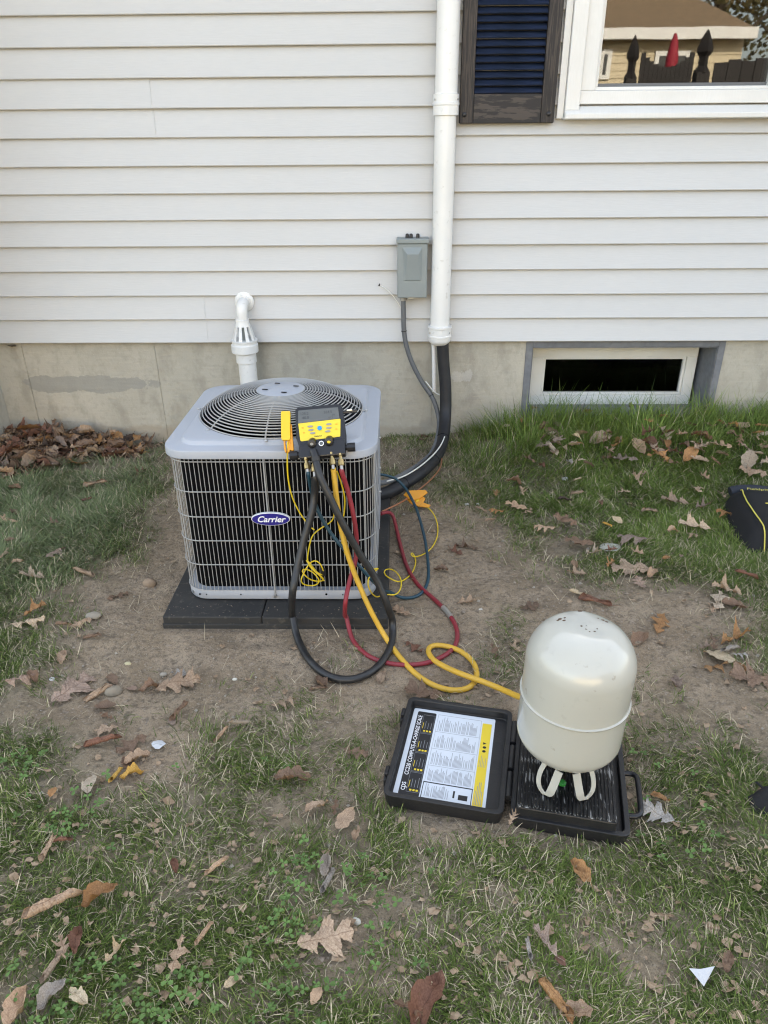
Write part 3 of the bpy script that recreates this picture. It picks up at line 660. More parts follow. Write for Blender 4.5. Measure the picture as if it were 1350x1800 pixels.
# badge
bp_ = atY(476, 912, UY-H+.003)
def oval(a, bb, n=36): return [(a*math.cos(2*math.pi*k/n), bb*math.sin(2*math.pi*k/n)) for k in range(n)]
mwB = Matrix.Translation(bp_) @ Matrix.Rotation(R_(90), 4, 'X')
b = MB(); b.m = mwB; b.prism(oval(.0555, .0205), -.006, .003); bd = b.build('badge', M['white'], ac, bevel=.001)
b = MB(); b.m = mwB; b.prism(oval(.0535, .0187), .0031, .0037); b.build('badge_face', M['badge'], bd)
tm = text_mesh('Carrier', .0265, M['white'], shear=.32, offset=.0006, ax='CENTER'); link('lettering', tm, bd, mwB @ Matrix.Translation((0, -.0082, .0042)))
# ------------------------------------------------------------------ gauge manifold
GO = atY(565.6, 800.8, -1.425); al = R_(36)
GXv = Vector((1, 0, 0)); GYv = Vector((0, math.sin(al), math.cos(al))); GNv = GXv.cross(GYv)
gs = (GO-CAMP).dot(_f)/CF
GM = Matrix.Translation(GO) @ Matrix((GXv, GYv, GNv)).transposed().to_4x4()
def gl(zx, zy): return ((zx-600)/7.94*gs, (880-zy)/7.94*gs)
def gpoly(*p): return [gl(*q_) for q_ in p][::-1]
mg = thing('gauge_manifold', GO, 'black and yellow digital gauge manifold hooked over the front edge of the unit', 'gauge manifold')
def gpr(name, poly, z0, z1, mt, par=None, bevel=0, top=None):
    b = MB(); b.m = GM; b.prism(poly, z0, z1, top); return b.build(name, mt, par or mg, bevel=bevel)
body = gpr('body', gpoly((215,225),(250,190),(800,138),(860,150),(885,200),(935,560),(940,700),(930,800),(330,840),(285,760),(240,640)), -.028, .006, M['black'], bevel=.004)
gpr('screen', gpoly((262,250),(270,240),(820,192),(845,355),(262,428)), .0061, .0072, M['lcd'])
gpr('keypad', gpoly((266,430),(848,360),(858,370),(858,610),(845,618),(320,684),(300,672)), .0061, .0068, M['yelpan'])
for cx_, cy_ in ((435,472),(447,523),(472,568),(697,440),(697,492),(683,542)):
    c_ = gl(cx_, cy_); b = MB(); b.m = GM @ Matrix.Translation((*c_, 0)) @ Matrix.Rotation(R_(5), 4, 'Z'); b.prism(oval(.0076, .0028, 20), .0068, .0088); b.build('button', M['btn'], mg, bevel=.0006)
c_ = gl(568, 496); b = MB(); b.m = GM @ Matrix.Translation((*c_, 0)); b.lathe([(.0062, .0068), (.0062, .0092), (.003, .0098)], 20); b.build('round_button', M['blueb'], mg, smooth=40)
for s_, x_, y_, sz in (('264.5', 620, 285, .0105), ('79', 735, 322, .0085), ('87.2', 690, 358, .007), ('125.2', 290, 310, .0105), ('40.0', 320, 368, .011)):
    tm = text_mesh(s_, sz, M['lcdd']); link('lcd_digits', tm, mg, GM @ Matrix.Translation((*gl(x_, y_), .0075)) @ Matrix.Rotation(R_(5), 4, 'Z'))
tm = text_mesh('Fieldpiece', .0050, M['ink'], offset=.00015); link('lettering', tm, mg, GM @ Matrix.Translation((*gl(498, 622), .0071)) @ Matrix.Rotation(R_(6), 4, 'Z'))
for (x_, y_) in ((330,492),(350,562),(802,440),(802,510)):
    b = MB(); c_ = gl(x_, y_); b.m = GM @ Matrix.Translation((*c_, 0)) @ Matrix.Rotation(R_(5), 4, 'Z')
    for k in range(3): b.box(-.0028, .0028, -.0018+k*.0016, -.0010+k*.0016, .0069, .0071)
    b.build('small_legend', M['orgp'], mg)
man = gpr('manifold_block', gpoly((285,745),(925,655),(938,880),(640,905),(330,940),(290,930)), -.020, .014, M['black'], bevel=.004)
for (x_, y_, cc_) in ((470,680,M['btn']), (708,650,M['yelpan'])):
    c_ = gl(x_, y_); b = MB(); b.m = GM @ Matrix.Translation((*c_, 0)) @ Matrix.Rotation(R_(28), 4, 'X'); b.lathe([(.0115, .002), (.0118, .022), (.0112, .026), (.0085, .027)], 16); k_ = b.build('valve_knob', M['black'], mg, smooth=25)
    b = MB(); b.m = GM @ Matrix.Translation((*c_, 0)) @ Matrix.Rotation(R_(28), 4, 'X'); b.prism(oval(.0048, .0036, 16), .0272, .0278); b.build('knob_cap', cc_, k_)
c_ = gl(600, 728)
b = MB(); b.m = GM @ Matrix.Translation((*c_, 0)); b.lathe([(.0070, .014), (.0070, .018), (.0050, .018), (.0050, .0145)], 20, cap=False); b.build('sight_glass_ring', M['white'], mg, smooth=40)
b = MB(); b.m = GM @ Matrix.Translation((*c_, 0)); b.lathe([(.0049, .0142), (.0049, .0160)], 16); b.build('sight_glass', M['lcd'], mg)
for (xa, ya, xb, yb) in ((290, 865, 150, 880), (925, 760, 1065, 752)):
    a_ = gl(xa, ya); c_ = gl(xb, yb); b = MB(); b.m = GM; b.tube([(*a_, -.004), (a_[0]*.8+c_[0]*.2, a_[1]*.8+c_[1]*.2, -.004), (a_[0]*.78+c_[0]*.22, a_[1]*.78+c_[1]*.22, -.004), (*c_, -.004)], [.008, .008, .0125, .0125], 10); b.build('side_knob', M['black'], mg, smooth=30)
a_ = gl(890, 238); c_ = gl(1085, 218); b = MB(); b.m = GM; b.tube([(*a_, -.012), (*c_, -.012)], .0052, 8); pl = b.build('sensor_plug', M['black'], mg, smooth=30)
a_ = gl(940, 215); c_ = gl(1015, 208); b = MB(); b.m = GM; b.tube([(*a_, -.0085), (*c_, -.0085)], .0030, 8); b.build('plug_shell', M['screw'], pl, smooth=30)
fits = {}
for key, (x_, y_, x2, y2) in dict(blue=(382,930,412,1095), black=(490,930,508,1140), yellow=(738,855,762,1040), red=(862,872,880,1050)).items():
    a_ = Vector((*gl(x_, y_), .006)); c_ = Vector((*gl(x2, y2), .006)); d = c_-a_
    b = MB(); b.m = GM; b.tube([a_-d*.08, a_+d*.10, a_+d*.12, a_+d*.38, a_+d*.40, a_+d*.55, a_+d*.57, a_+d*.86, a_+d*.90], [.0056,.0060,.0044,.0046,.0070,.0078,.0084,.0084,.0058], 10); b.build('brass_fitting', M['brass'], mg, smooth=28)
    b = MB(); b.m = GM; b.rod(a_+Vector((0,0,.002)), a_+Vector((0,-.001,.009)), .0033, 10); b.build('schrader_stub', M['brass'], mg, smooth=40)
    b = MB(); b.m = GM; b.tube([a_+d*.9, a_+d*1.22], .0048, 10); b.build('ferrule', M['steel'], mg, smooth=40)
    fits[key] = GM @ (a_+d*1.2)
# yellow clamp hanging on the left
yc = thing('pipe_clamp', GM @ Vector((*gl(90, 500), .0)), 'yellow plastic pipe clamp probe hanging left of the gauge manifold', 'clamp')
b = MB(); b.m = GM; b.prism(gpoly((18,262),(30,248),(140,246),(150,258),(152,480),(160,640),(150,668),(45,668),(32,640),(26,500)), -.006, .008); b.build('jaw', M['yelp'], yc, bevel=.003)
b = MB(); b.m = GM; b.prism(gpoly((150,420),(168,430),(205,800),(190,812),(150,800),(150,650),(158,640)), -.010, .002); b.build('handle', M['orgp'], yc, bevel=.001)
b = MB(); b.m = GM; b.prism(gpoly((62,668),(84,668),(100,800),(106,840),(92,840),(72,790)), -.006, .005); b.build('handle', M['orgp'], yc, bevel=.001)
b = MB(); b.m = GM; b.prism(gpoly((118,668),(150,668),(160,700),(150,830),(122,845),(126,760)), -.009, .003); b.build('jaw_spring_arm', M['orgp'], yc, bevel=.001)
# ------------------------------------------------------------------ hoses.  points: (px, py, depth) depth>=0 -> height over ground, <0 -> y plane
def P3(p):
    if isinstance(p, Vector): return p
    px, py, d = p
    return atY(px, py, d) if d < 0 else G(px, py, d)
def hose(name, label, cat, pts, r, mt, step=.01, group=None, bands=None, n=12, ends=()):
    pts = [P3(p) for p in pts]; sp = spline(pts, step)
    for i,p in enumerate(sp):
        if -.705-r < p.x < -.022+r and -1.494-r < p.y < -.62: lo = .04+r
        else: lo = float(gz(p.x, p.y))+r*.75
        if p.z < lo: sp[i] = Vector((p.x, p.y, lo))
    z_ = [p.z for p in sp]
    for _ in range(4): z_ = [z_[0]]+[max(z_[k], (z_[k-1]+z_[k]*2+z_[k+1])/4) for k in range(1, len(z_)-1)]+[z_[-1]]
    for k in range(3, len(sp)-2): sp[k] = Vector((sp[k].x, sp[k].y, z_[k]))
    q2 = [p.copy() for p in sp]
    for _ in range(2):
        for k in range(4, len(sp)-3): q2[k] = sp[k]*.5+(sp[k-1]+sp[k+1])*.25
        sp = [p.copy() for p in q2]
    b = MB(); b.tube(sp, r, n)
    o = b.build(name, mt, smooth=60); tag(o, label, cat, group); WM[o.name] = Matrix.Identity(4)
    for i in (bands or []):
        k = int(i*(len(sp)-2)); t = (sp[k+1]-sp[k]).normalized(); b = MB(); b.tube([sp[k]-t*.006, sp[k]+t*.006], r*1.12, n); b.build('sleeve', M['rubberband'], o, smooth=40)
    for (i0, i1, rr, mm, nm) in ends:
        k0 = int(i0*(len(sp)-1)); k1 = max(k0+1, int(i1*(len(sp)-1))); b = MB(); b.tube(sp[k0:k1+1], rr, n); b.build(nm, mm, o, smooth=40)
    return sp
HG = 'charging hoses of the gauge manifold'
blk0 = GM @ Vector((*gl(490, 835), .018))
hose('vacuum_hose', 'thick black rubber hose looping from the gauge manifold down onto the dirt', 'hose',
     [blk0, blk0+Vector((.006,-.012,-.012)), (562,835,-1.475), (580,875,-1.49), (605,925,-1.50), (635,978,-1.50), (662,1020,-1.50), (680,1062,-1.515), (690,1098,.03), (687,1135,.012), (668,1168,.012), (640,1188,.012), (608,1195,.012), (575,1187,.012),
      (545,1162,.012), (524,1125,.014), (514,1085,.05), (514,1045,-1.56), (522,1000,-1.53), (534,950,-1.50), (547,905,-1.48), (553,870,-1.46), fits['black']+Vector((.001,-.001,-.01)), fits['black']], .0105, M['blackr'], group=HG, bands=(.02,))
hose('charging_hose', 'yellow hose running from the gauge manifold and coiling on the dirt to the scale', 'hose',
     [fits['yellow'], fits['yellow']+Vector((.001,-.001,-.01)), (592,880,-1.465), (598,920,-1.475), (610,970,-1.49), (628,1020,-1.50), (650,1070,-1.52), (676,1118,.02), (705,1158,.008), (735,1188,.008), (768,1207,.008), (800,1214,.008), (826,1208,.008), (838,1190,.008),
      (833,1166,.008), (812,1146,.008), (785,1136,.008), (762,1134,.008), (752,1143,.009), (762,1160,.012), (790,1176,.02), (820,1188,.028), (850,1199,.022), (880,1211,.03), (910,1224,.06), (935,1233,.10), (965,1240,.12)], .0075, M['yelh'], group=HG)
hose('charging_hose', 'red hose hanging from the gauge manifold and looping over the dirt to the unit', 'hose',
     [fits['red'], fits['red']+Vector((.001,-.001,-.01)), (612,865,-1.445), (622,910,-1.45), (627,950,-1.45), (625,985,-1.46), (615,1020,-1.49), (607,1060,-1.54), (608,1095,.02), (620,1125,.006), (643,1150,.006), (675,1164,.006), (715,1169,.006), (755,1164,.006), (785,1150,.006),
      (800,1135,.006), (804,1112,.006), (793,1085,.006), (765,1055,.006), (735,1028,.006), (715,995,.006), (703,955,.01), (696,925,.02), (690,905,.04), (682,900,.06), (670,903,.07)], .0066, M['redh'], group=HG, ends=((.63,.66,.0078,M['steel'],'ball_valve'),))
hose('charging_hose', 'dark blue hose hanging from the gauge manifold and swinging back behind the unit corner', 'hose',
     [fits['blue'], fits['blue']+Vector((.001,-.001,-.01)), (548,865,-1.43), (560,900,-1.435), (580,935,-1.44), (606,967,-1.45), (636,1000,-1.46), (662,1028,-1.44), (685,1044,.035), (712,1052,.006), (738,1045,.006), (752,1022,.006),
      (752,985,.02), (745,940,.03), (732,895,.05), (715,862,.08), (698,843,.12), (680,836,.15), (668,834,.16)], .0052, M['navyh'], group=HG)
WG = 'thin yellow sensor leads'
c0 = GM @ Vector((*gl(125, 690), .006))
hose('sensor_lead', 'thin yellow lead dropping from the yellow clamp across the wire guard', 'cable', [c0, (505,815,-1.42), (507,845,-1.415), (514,875,-1.41), (526,900,-1.408), (541,922,-1.41), (552,931,-1.43)], .0021, M['yelw'], group=WG, n=8)
hose('sensor_lead', 'thin yellow lead bunched in small coils against the lower wire guard', 'cable',
     [(564,848,-1.44), (572,868,-1.43), (582,888,-1.42), (588,905,-1.415), (584,918,-1.41), (566,927,-1.408), (550,940,-1.406), (545,955,-1.405), (540,985,-1.405), (545,998,-1.41), (560,1010,-1.42), (571,1020,-1.41), (560,1026,-1.405), (545,1020,-1.41), (533,1008,-1.42), (530,1000,-1.41),
      (545,1002,-1.405), (558,1014,-1.42), (562,1024,-1.415), (550,1033,-1.405), (535,1030,-1.41), (528,1022,-1.42), (532,1012,-1.415), (540,996,-1.405), (552,984,-1.41), (563,990,-1.42), (568,1004,-1.41), (571,1016,-1.405), (556,1006,-1.42), (540,988,-1.41), (538,982,-1.405), (552,1000,-1.412), (570,1021,-1.405)], .0020, M['yelw'], group=WG, n=8)
b = MB(); b.m = Matrix.Translation(atY(568, 1005, -1.405)) @ Matrix.Rotation(R_(90), 4, 'X'); b.prism(rpoly(-.008, .008, -.013, .011, .003, 3), -.004, .007); tag(b.build('cable_clip', M['black'], bevel=.002), 'small black cable clip beside the coiled yellow lead on the guard', 'clip')
lead = hose('sensor_lead', 'thin yellow lead curling past the unit corner up to the orange clamp', 'cable',
     [(592,828,-1.44), (600,850,-1.43), (606,875,-1.42), (605,900,-1.415), (601,930,-1.41), (602,960,-1.41), (610,980,-1.41), (622,993,-1.42), (634,999,-1.44), (652,1002,-1.45), (665,998,-1.43), (664,1004,-1.42), (652,1008,-1.45), (646,1022,-1.47), (650,1038,-1.47), (662,1050,.05), (680,1054,.02), (698,1045,.03), (706,1028,.04), (702,1012,.05), (690,1001,.05), (678,1000,.05),
      (674,1008,.04), (681,1020,.03), (697,1024,.02), (715,1017,.006), (727,1002,.006), (731,985,.006), (727,974,.015), (722,971,.03), (724,978,.03), (738,978,.006), (757,965,.006), (768,945,.006), (769,922,.006), (762,903,.02), (752,892,.03)], .0021, M['yelw'], group=WG, n=8)
# copper ground wire and orange clamp
hose('copper_wire', 'thin bare copper tube bent from behind the black pipe to the unit corner', 'pipe', [(776,790,.05), (775,818,.04), (762,838,.035), (740,858,.04), (710,880,.05), (685,893,.06), (672,899,.07)], .0032, M['copper'], n=8)
oc = thing('spring_clamp', G(736, 880, .03), 'orange plastic spring clamp gripping the thin copper tube on the ground', 'clamp')
def cpr(name, pl, z0, z1, mt):
    P0 = G(736, 880, .035); b = MB(); s_ = (P0-CAMP).dot(_f)/CF
    b.m = Matrix.Translation(P0) @ Matrix.Rotation(R_(40), 4, 'X'); b.prism([((x-736)*s_, (880-y)*s_*1.08) for x,y in pl][::-1], z0, z1); b.build(name, mt, oc, bevel=.0015)
cpr('upper_jaw', [(709,872),(716,864),(748,863),(752,868),(738,878),(724,882)], .006, .012, M['orgp'])
cpr('lower_jaw', [(713,875),(724,880),(742,872),(748,876),(744,884),(757,888),(753,893),(735,890),(722,885)], -.006, .003, M['orgp'])
cpr('spring', [(728,874),(734,872),(737,882),(731,884)], .003, .006, M['yelp'])
# ------------------------------------------------------------------ scale case
CA = R_(-11.5); CC = Vector((.266, -2.027, 0)); 
gzc = float(gz(.15, -2.1)); CZ = max(0.0, float(max(gz(.0,-2.1), gz(.15,-2.1), gz(.4,-2.1))))-.004
CMX = Matrix.Translation((CC.x, CC.y, CZ)) @ Matrix.Rotation(CA, 4, 'Z')
cs = thing('scale_case', (CC.x, CC.y, CZ), 'open black plastic scale case with printed instruction label lying on the grass', 'scale')
def tray(b, x0, x1, y0, y1, z0, zf, z1, t=.012):
    """open tray: floor at zf, rim at z1, as one rounded shell"""
    ro, ri = rpoly(x0, x1, y0, y1, .018, 4), rpoly(x0+t, x1-t, y0+t, y1-t, .010, 4); n = len(ro)
    ob = rpoly(x0+.006, x1-.006, y0+.006, y1-.006, .015, 4)
    vs = [(x,y,z0) for x,y in ob]+[(x,y,z1) for x,y in ro]+[(x,y,z1) for x,y in ri]+[(x,y,zf) for x,y in ri]
    fs = [tuple(range(n-1,-1,-1))]+[(j*n+i, j*n+(i+1)%n, (j+1)*n+(i+1)%n, (j+1)*n+i) for j in range(3) for i in range(n)]+[tuple(3*n+i for i in range(n))]
    b.add(vs, fs)
b = MB(); b.m = CMX; tray(b, -.272, -.012, -.152, .166, .0, .018, .040); lid = b.build('lid', M['caseb'], cs, bevel=.002)
b = MB(); b.m = CMX; tray(b, .000, .243, -.150, .160, .0, .016, .036); base = b.build('base', M['caseb'], cs, bevel=.002)
for y0, y1 in ((-.10,-.03), (-.02,.05), (.06,.13)):
    b = MB(); b.m = CMX; b.tube([(-.006, y0, .034), (-.006, y1, .034)], .0075, 12); b.build('hinge', M['caseb'], cs, smooth=40)
for yy in (-.085, .105):
    b = MB(); b.m = CMX; b.box(-.279, -.2725, yy-.022, yy+.022, .008, .034); b.build('latch', M['caseb'], cs, bevel=.002)
    b = MB(); b.m = CMX; b.box(-.2795, -.271, yy-.012, yy+.012, .035, .043); b.build('latch_hook', M['black'], cs, bevel=.002)
b = MB(); b.m = CMX; b.tube(spline([(.243,-.085,.024), (.258,-.085,.026), (.268,-.076,.028), (.270,-.05,.028), (.270,.0,.028), (.268,.024,.028), (.258,.032,.026), (.243,.032,.024)], .008), .006, 10); b.build('handle', M['black'], cs, smooth=50)
# platform with ribs
b = MB(); b.m = CMX; b.prism(rpoly(.012, .214, -.142, .100, .006, 3), .017, .060); pf = b.build('platform', M['caseb'], cs, bevel=.003)
nr = 27
b = MB(); b.m = CMX @ Matrix.Identity(4)
b.prism([(-.0024, .0602), (-.0016, .0640), (.0016, .0640), (.0024, .0602)], -.138, .096)
for i,v in enumerate(b.v): pass
bb = MB(); bb.prism([(-.0022, .0602), (-.0016, .0632), (.0016, .0632), (.0022, .0602)], -.139, .097)
bb.v = [(v[0], v[2], v[1]) for v in bb.v]; bb.f = [f[::-1] for f in bb.f]
ribm = bb.mesh('rib', M['platt'])
for i in range(nr): link('rib', ribm, pf, CMX @ Matrix.Translation((.0165+i*.0074, 0, 0)))
b = MB(); b.m = CMX; b.prism(rpoly(.0135, .2125, -.1405, .0985, .005, 3), .0600, .0606); b.build('platform_top', M['platt'], pf)
b = MB(); b.m = CMX; b.prism(rpoly(.010, .10, .105, .150, .006, 3), .017, .048); b.build('display_pod', M['black'], cs, bevel=.004)
# label: u right, v up
LX0, LX1, LY0, LY1 = -.254, -.052, -.128, .148
LW, LHt = LX1-LX0, LY1-LY0
LM = CMX @ Matrix.Translation((LX0, LY0, .0182))
b = MB(); b.m = LM; b.prism(rpoly(0, LW, 0, LHt, .004, 3), 0, .0006); lab = b.build('label', M['paper'], cs)
def lrect(b, u0, u1, v0, v1, z): b.box(u0*LW, u1*LW, v0*LHt, v1*LHt, z-.0002, z)
b = MB(); b.m = LM; b.prism([(x,y) for x,y in rpoly(.055*LW, .285*LW, .012*LHt, .965*LHt, .004, 3)], .0006, .0009); b.build('label_band', M['ink'], lab)
b = MB(); b.m = LM; lrect(b, .855, .965, .02, .93, .0009); b.build('label_yellow_strip', M['yelpan'], lab)
b = MB(); b.m = LM
for (u0,u1,v0,v1) in ((.31,.84,.955,.958),(.31,.84,.745,.748),(.31,.84,.545,.548),(.31,.84,.355,.358),(.31,.313,.19,.958),(.837,.84,.19,.958)): lrect(b, u0,u1,v0,v1,.00085)
b.build('label_rules', M['inkg'], lab)
b = MB(); b.m = LM
for (u0,u1,v0,v1) in ((.30,.845,.172,.182),(.30,.845,.012,.020),(.30,.308,.02,.172),(.837,.845,.02,.172)): lrect(b, u0,u1,v0,v1,.0009)
lrect(b, .70, .80, .05, .10, .0009); lrect(b, .64, .66, .06, .13, .0009); b.build('label_border', M['ink'], lab)
b = MB(); b.m = LM                                    # white rules and yellow squares in the dark band
for v0,v1 in ((.05,.255),(.265,.47),(.48,.70),(.71,.93)):
    for (u0,u1,a,c_) in ((.135,.275,v0,v0+.002),(.135,.275,v1-.002,v1),(.135,.137,v0,v1),(.273,.275,v0,v1)): lrect(b, u0,u1,a,c_,.00105)
    for u_ in (.18,.215,.25): lrect(b, u_-.002, u_+.002, v0+.05, v0+.05+random.uniform(.07,.12), .00105)
b.build('panel_rules', M['inkg'], lab)
for v0,v1 in ((.05,.255),(.265,.47),(.48,.70),(.71,.93)):
    for u_ in (.18,.215,.25):
        b = MB(); b.m = LM; lrect(b, u_-.012, u_+.012, v0+.012, v0+.030, .0011); b.build('yellow_square', M['yelpan'], lab)
    b = MB(); b.m = LM; lrect(b, .150, .156, v0+.05, v0+.12, .0011); b.build('yellow_heading', M['yelpan'], lab)
b = MB(); b.m = LM
for (v0,v1) in ((.755,.945),(.555,.735),(.365,.535),(.19,.345),(.03,.165)):
    u_ = .335
    while u_ < (.81 if v0 > .1 else .60):
        ln = random.uniform(.45, .98)*(v1-v0)
        lrect(b, u_, u_+.0055, v0+.006, v0+.006+ln*.96, .00088); u_ += random.choice((.0125,.0125,.022))
u_ = .87
for u_ in (.872,.889,.906,.923,.940): lrect(b, u_, u_+.006, .03, .03+random.uniform(.12,.26), .00115); lrect(b, u_, u_+.004, .42, .42+random.uniform(.06,.14), .00115)
fp = b.build('fine_print', M['inkg'], lab); fp['kind'] = 'stuff'
b = MB(); b.m = LM
for u_,v_ in ((.91,.60),(.91,.645),(.91,.69)): b.m = LM @ Matrix.Translation((u_*LW, v_*LHt, 0)); b.prism(oval(.0042,.0038,14) if v_ != .69 else [(-.004,-.004),(.004,0),(-.004,.004)], .0009, .0011)
b.build('warning_symbols', M['ink'], lab)
RT = Matrix.Rotation(R_(90), 4, 'Z')
tm = text_mesh('CC220 COMPUTE-A-CHARGE SCALE', .0135, M['white'], shear=.12, offset=.00022, spacing=1.0)
tw = max(v.co.x for v in tm.vertices); sc_ = .70*LHt/tw
link('title_lettering', tm, lab, LM @ Matrix.Translation((.118*LW, .215*LHt, .00112)) @ RT @ Matrix.Diagonal((sc_, 1.0, 1, 1)))
tm = text_mesh('cps', .020, M['white'], spacing=.9); link('logo_lettering', tm, lab, LM @ Matrix.Translation((.118*LW, .055*LHt, .00112)) @ RT)
# ------------------------------------------------------------------ refrigerant tank
TX, TY, TR, TZ, TH = .3655, -2.062, .109, CZ+.116, .328
tk = thing('refrigerant_tank', (TX, TY, CZ+.062), 'cream white refrigerant cylinder standing upside down on its handles on the scale', 'gas cylinder')
TT = Matrix.Translation((TX, TY, TZ)) @ Matrix.Rotation(R_(1.2), 4, 'Y') @ Matrix.Rotation(R_(-3), 4, 'Z')
prof = []
for k in range(13): a = k/12*math.pi/2; prof.append((TR*math.sin(a)**.8, .058*(1-math.cos(a)**1.1)))
prof[0] = (.002, 0)
zj = TH*.47
prof += [(TR, .08), (TR, zj-.01)]
b = MB(); b.m = TT; b.lathe(prof, 64, cap=False); b.build('lower_shell', M['tank'], tk, smooth=50)
b = MB(); b.m = TT; pr = [(TR-.002, zj-.006), (TR+.0012, zj-.0015), (TR+.0034, zj), (TR+.0034, zj+.003), (TR+.0012, zj+.0042), (TR-.002, zj+.005)]; b.lathe(pr, 64, cap=False); b.build('weld_bead', M['tank'], tk, smooth=60)
prof = [(TR, zj-.01), (TR, TH-.085)]
for k in range(1, 15): a = k/14*math.pi/2; prof.append((TR*math.cos(a)**.75 if k < 14 else .001, TH-.085+.085*math.sin(a)**1.15))
b = MB(); b.m = TT; n = 64; vs = []; fs = []
DN = [(-.045,.035,.016,-.004), (.035,.040,.020,-.004), (.012,-.010,.018,-.005), (.005,-.07,.02,-.002), (.0,.055,.012,.003), (-.05,-.03,.02,-.0015)]
for r_, z_ in prof:
    for k in range(n):
        a = 2*math.pi*k/n; x, y = r_*math.cos(a), r_*math.sin(a); dz = 0
        if z_ > TH-.06:
            for dx, dy, rad, dep in DN: dz += dep*math.exp(-((x-dx)**2+(y-dy)**2)/rad**2)
        vs.append((x, y, z_+dz))
for j in range(len(prof)-1):
    for k in range(n): fs.append((j*n+k, j*n+(k+1)%n, (j+1)*n+(k+1)%n, (j+1)*n+k))
b.add(vs, fs); b.build('upper_shell', M['tank'], tk, smooth=50)
def domez(x, y):
    r_ = min(TR*.999, math.hypot(x, y)); z_ = TH-.085+.085*max(0.0, 1-(r_/TR)**(2/.75))**.575
    for dx, dy, rad, dep in DN: z_ += dep*math.exp(-((x-dx)**2+(y-dy)**2)/rad**2)
    return z_
for (x, y, s_) in ((-.050,.024,.003), (-.036,.031,.0028), (.044,.024,.003), (.030,.036,.0025), (.003,-.018,.002), (-.010,-.004,.0022), (.020,-.006,.002), (-.044,.028,.005), (-.040,.018,.0035), (.038,.030,.004), (-.003,-.012,.0025), (.008,-.008,.003), (.014,-.014,.0025), (-.003,.053,.004)):
    b = MB(); b.m = TT @ Matrix.Translation((x, y, domez(x, y)-.0018)); b.prism([(s_*random.uniform(.6,1.3)*math.cos(k*.9), .7*s_*random.uniform(.6,1.3)*math.sin(k*.9)) for k in range(7)], 0, .0024); b.build('rust_chip', M['rust'], tk)
for k, a0 in enumerate((-122, -76, 56, 104)):
    a = R_(a0); sgn = -1 if k % 2 == 0 else 1
    rad = Vector((math.cos(a), math.sin(a), 0)); tan = Vector((-math.sin(a), math.cos(a), 0))*sgn
    base_ = Vector((TX, TY, 0)); zf = CZ+.0655
    cl_ = [(-.004, .066, .0085), (.001, .030, .0085), (.006, .010, .0080), (.016, .0035, .0045), (.026, .012, .0045), (.033, .030, .0048), (.033, .050, .0050), (.028, .070, .0052)]
    sp2 = spline([Vector((a_, b2, c2)) for a_, b2, c2 in cl_], .004); b = MB(); vs = []; fs = []
    for i, p in enumerate(sp2):
        q_ = (sp2[min(i+1, len(sp2)-1)]-sp2[max(i-1, 0)]); q_.z = 0; q_.normalize(); nn_ = Vector((-q_.y, q_.x))
        for sd in (-1, 1):
            t_, z_ = p.x+nn_.x*p.z*sd, max(.0012, p.y+nn_.y*p.z*sd); rr_ = .096-.30*max(0, z_-.02)
            for th_ in (-.0016, .0016): vs.append(tuple(base_+rad*(rr_+th_)+tan*(t_-.012)+Vector((0, 0, zf-.0005+z_))))
    for i in range(len(sp2)-1):
        for a_, b2 in ((0,1),(1,3),(3,2),(2,0)): fs.append((i*4+a_, i*4+b2, i*4+4+b2, i*4+4+a_))
    fs += [(0,2,3,1), tuple(4*(len(sp2)-1)+k_ for k_ in (0,1,3,2))]
    b.add(vs, fs); b.build('handle_leg', M['tank'], tk, smooth=40, bevel=.0006)
b = MB(); b.lathe([(.010, CZ+.068), (.013, CZ+.07), (.013, CZ+.085), (.008, CZ+.087), (.008, TZ+.01)], 14, (TX, TY, 0)); b.build('valve', M['brass'], tk, smooth=40)
b = MB(); b.lathe([(.007, CZ+.066), (.009, CZ+.068), (.009, CZ+.072), (.006, CZ+.074)], 8, (TX-.012, TY-.052, 0)); b.build('green_bit', M['green'], tk, smooth=30)  # leaf-like green bit under the tank, added as a small disc
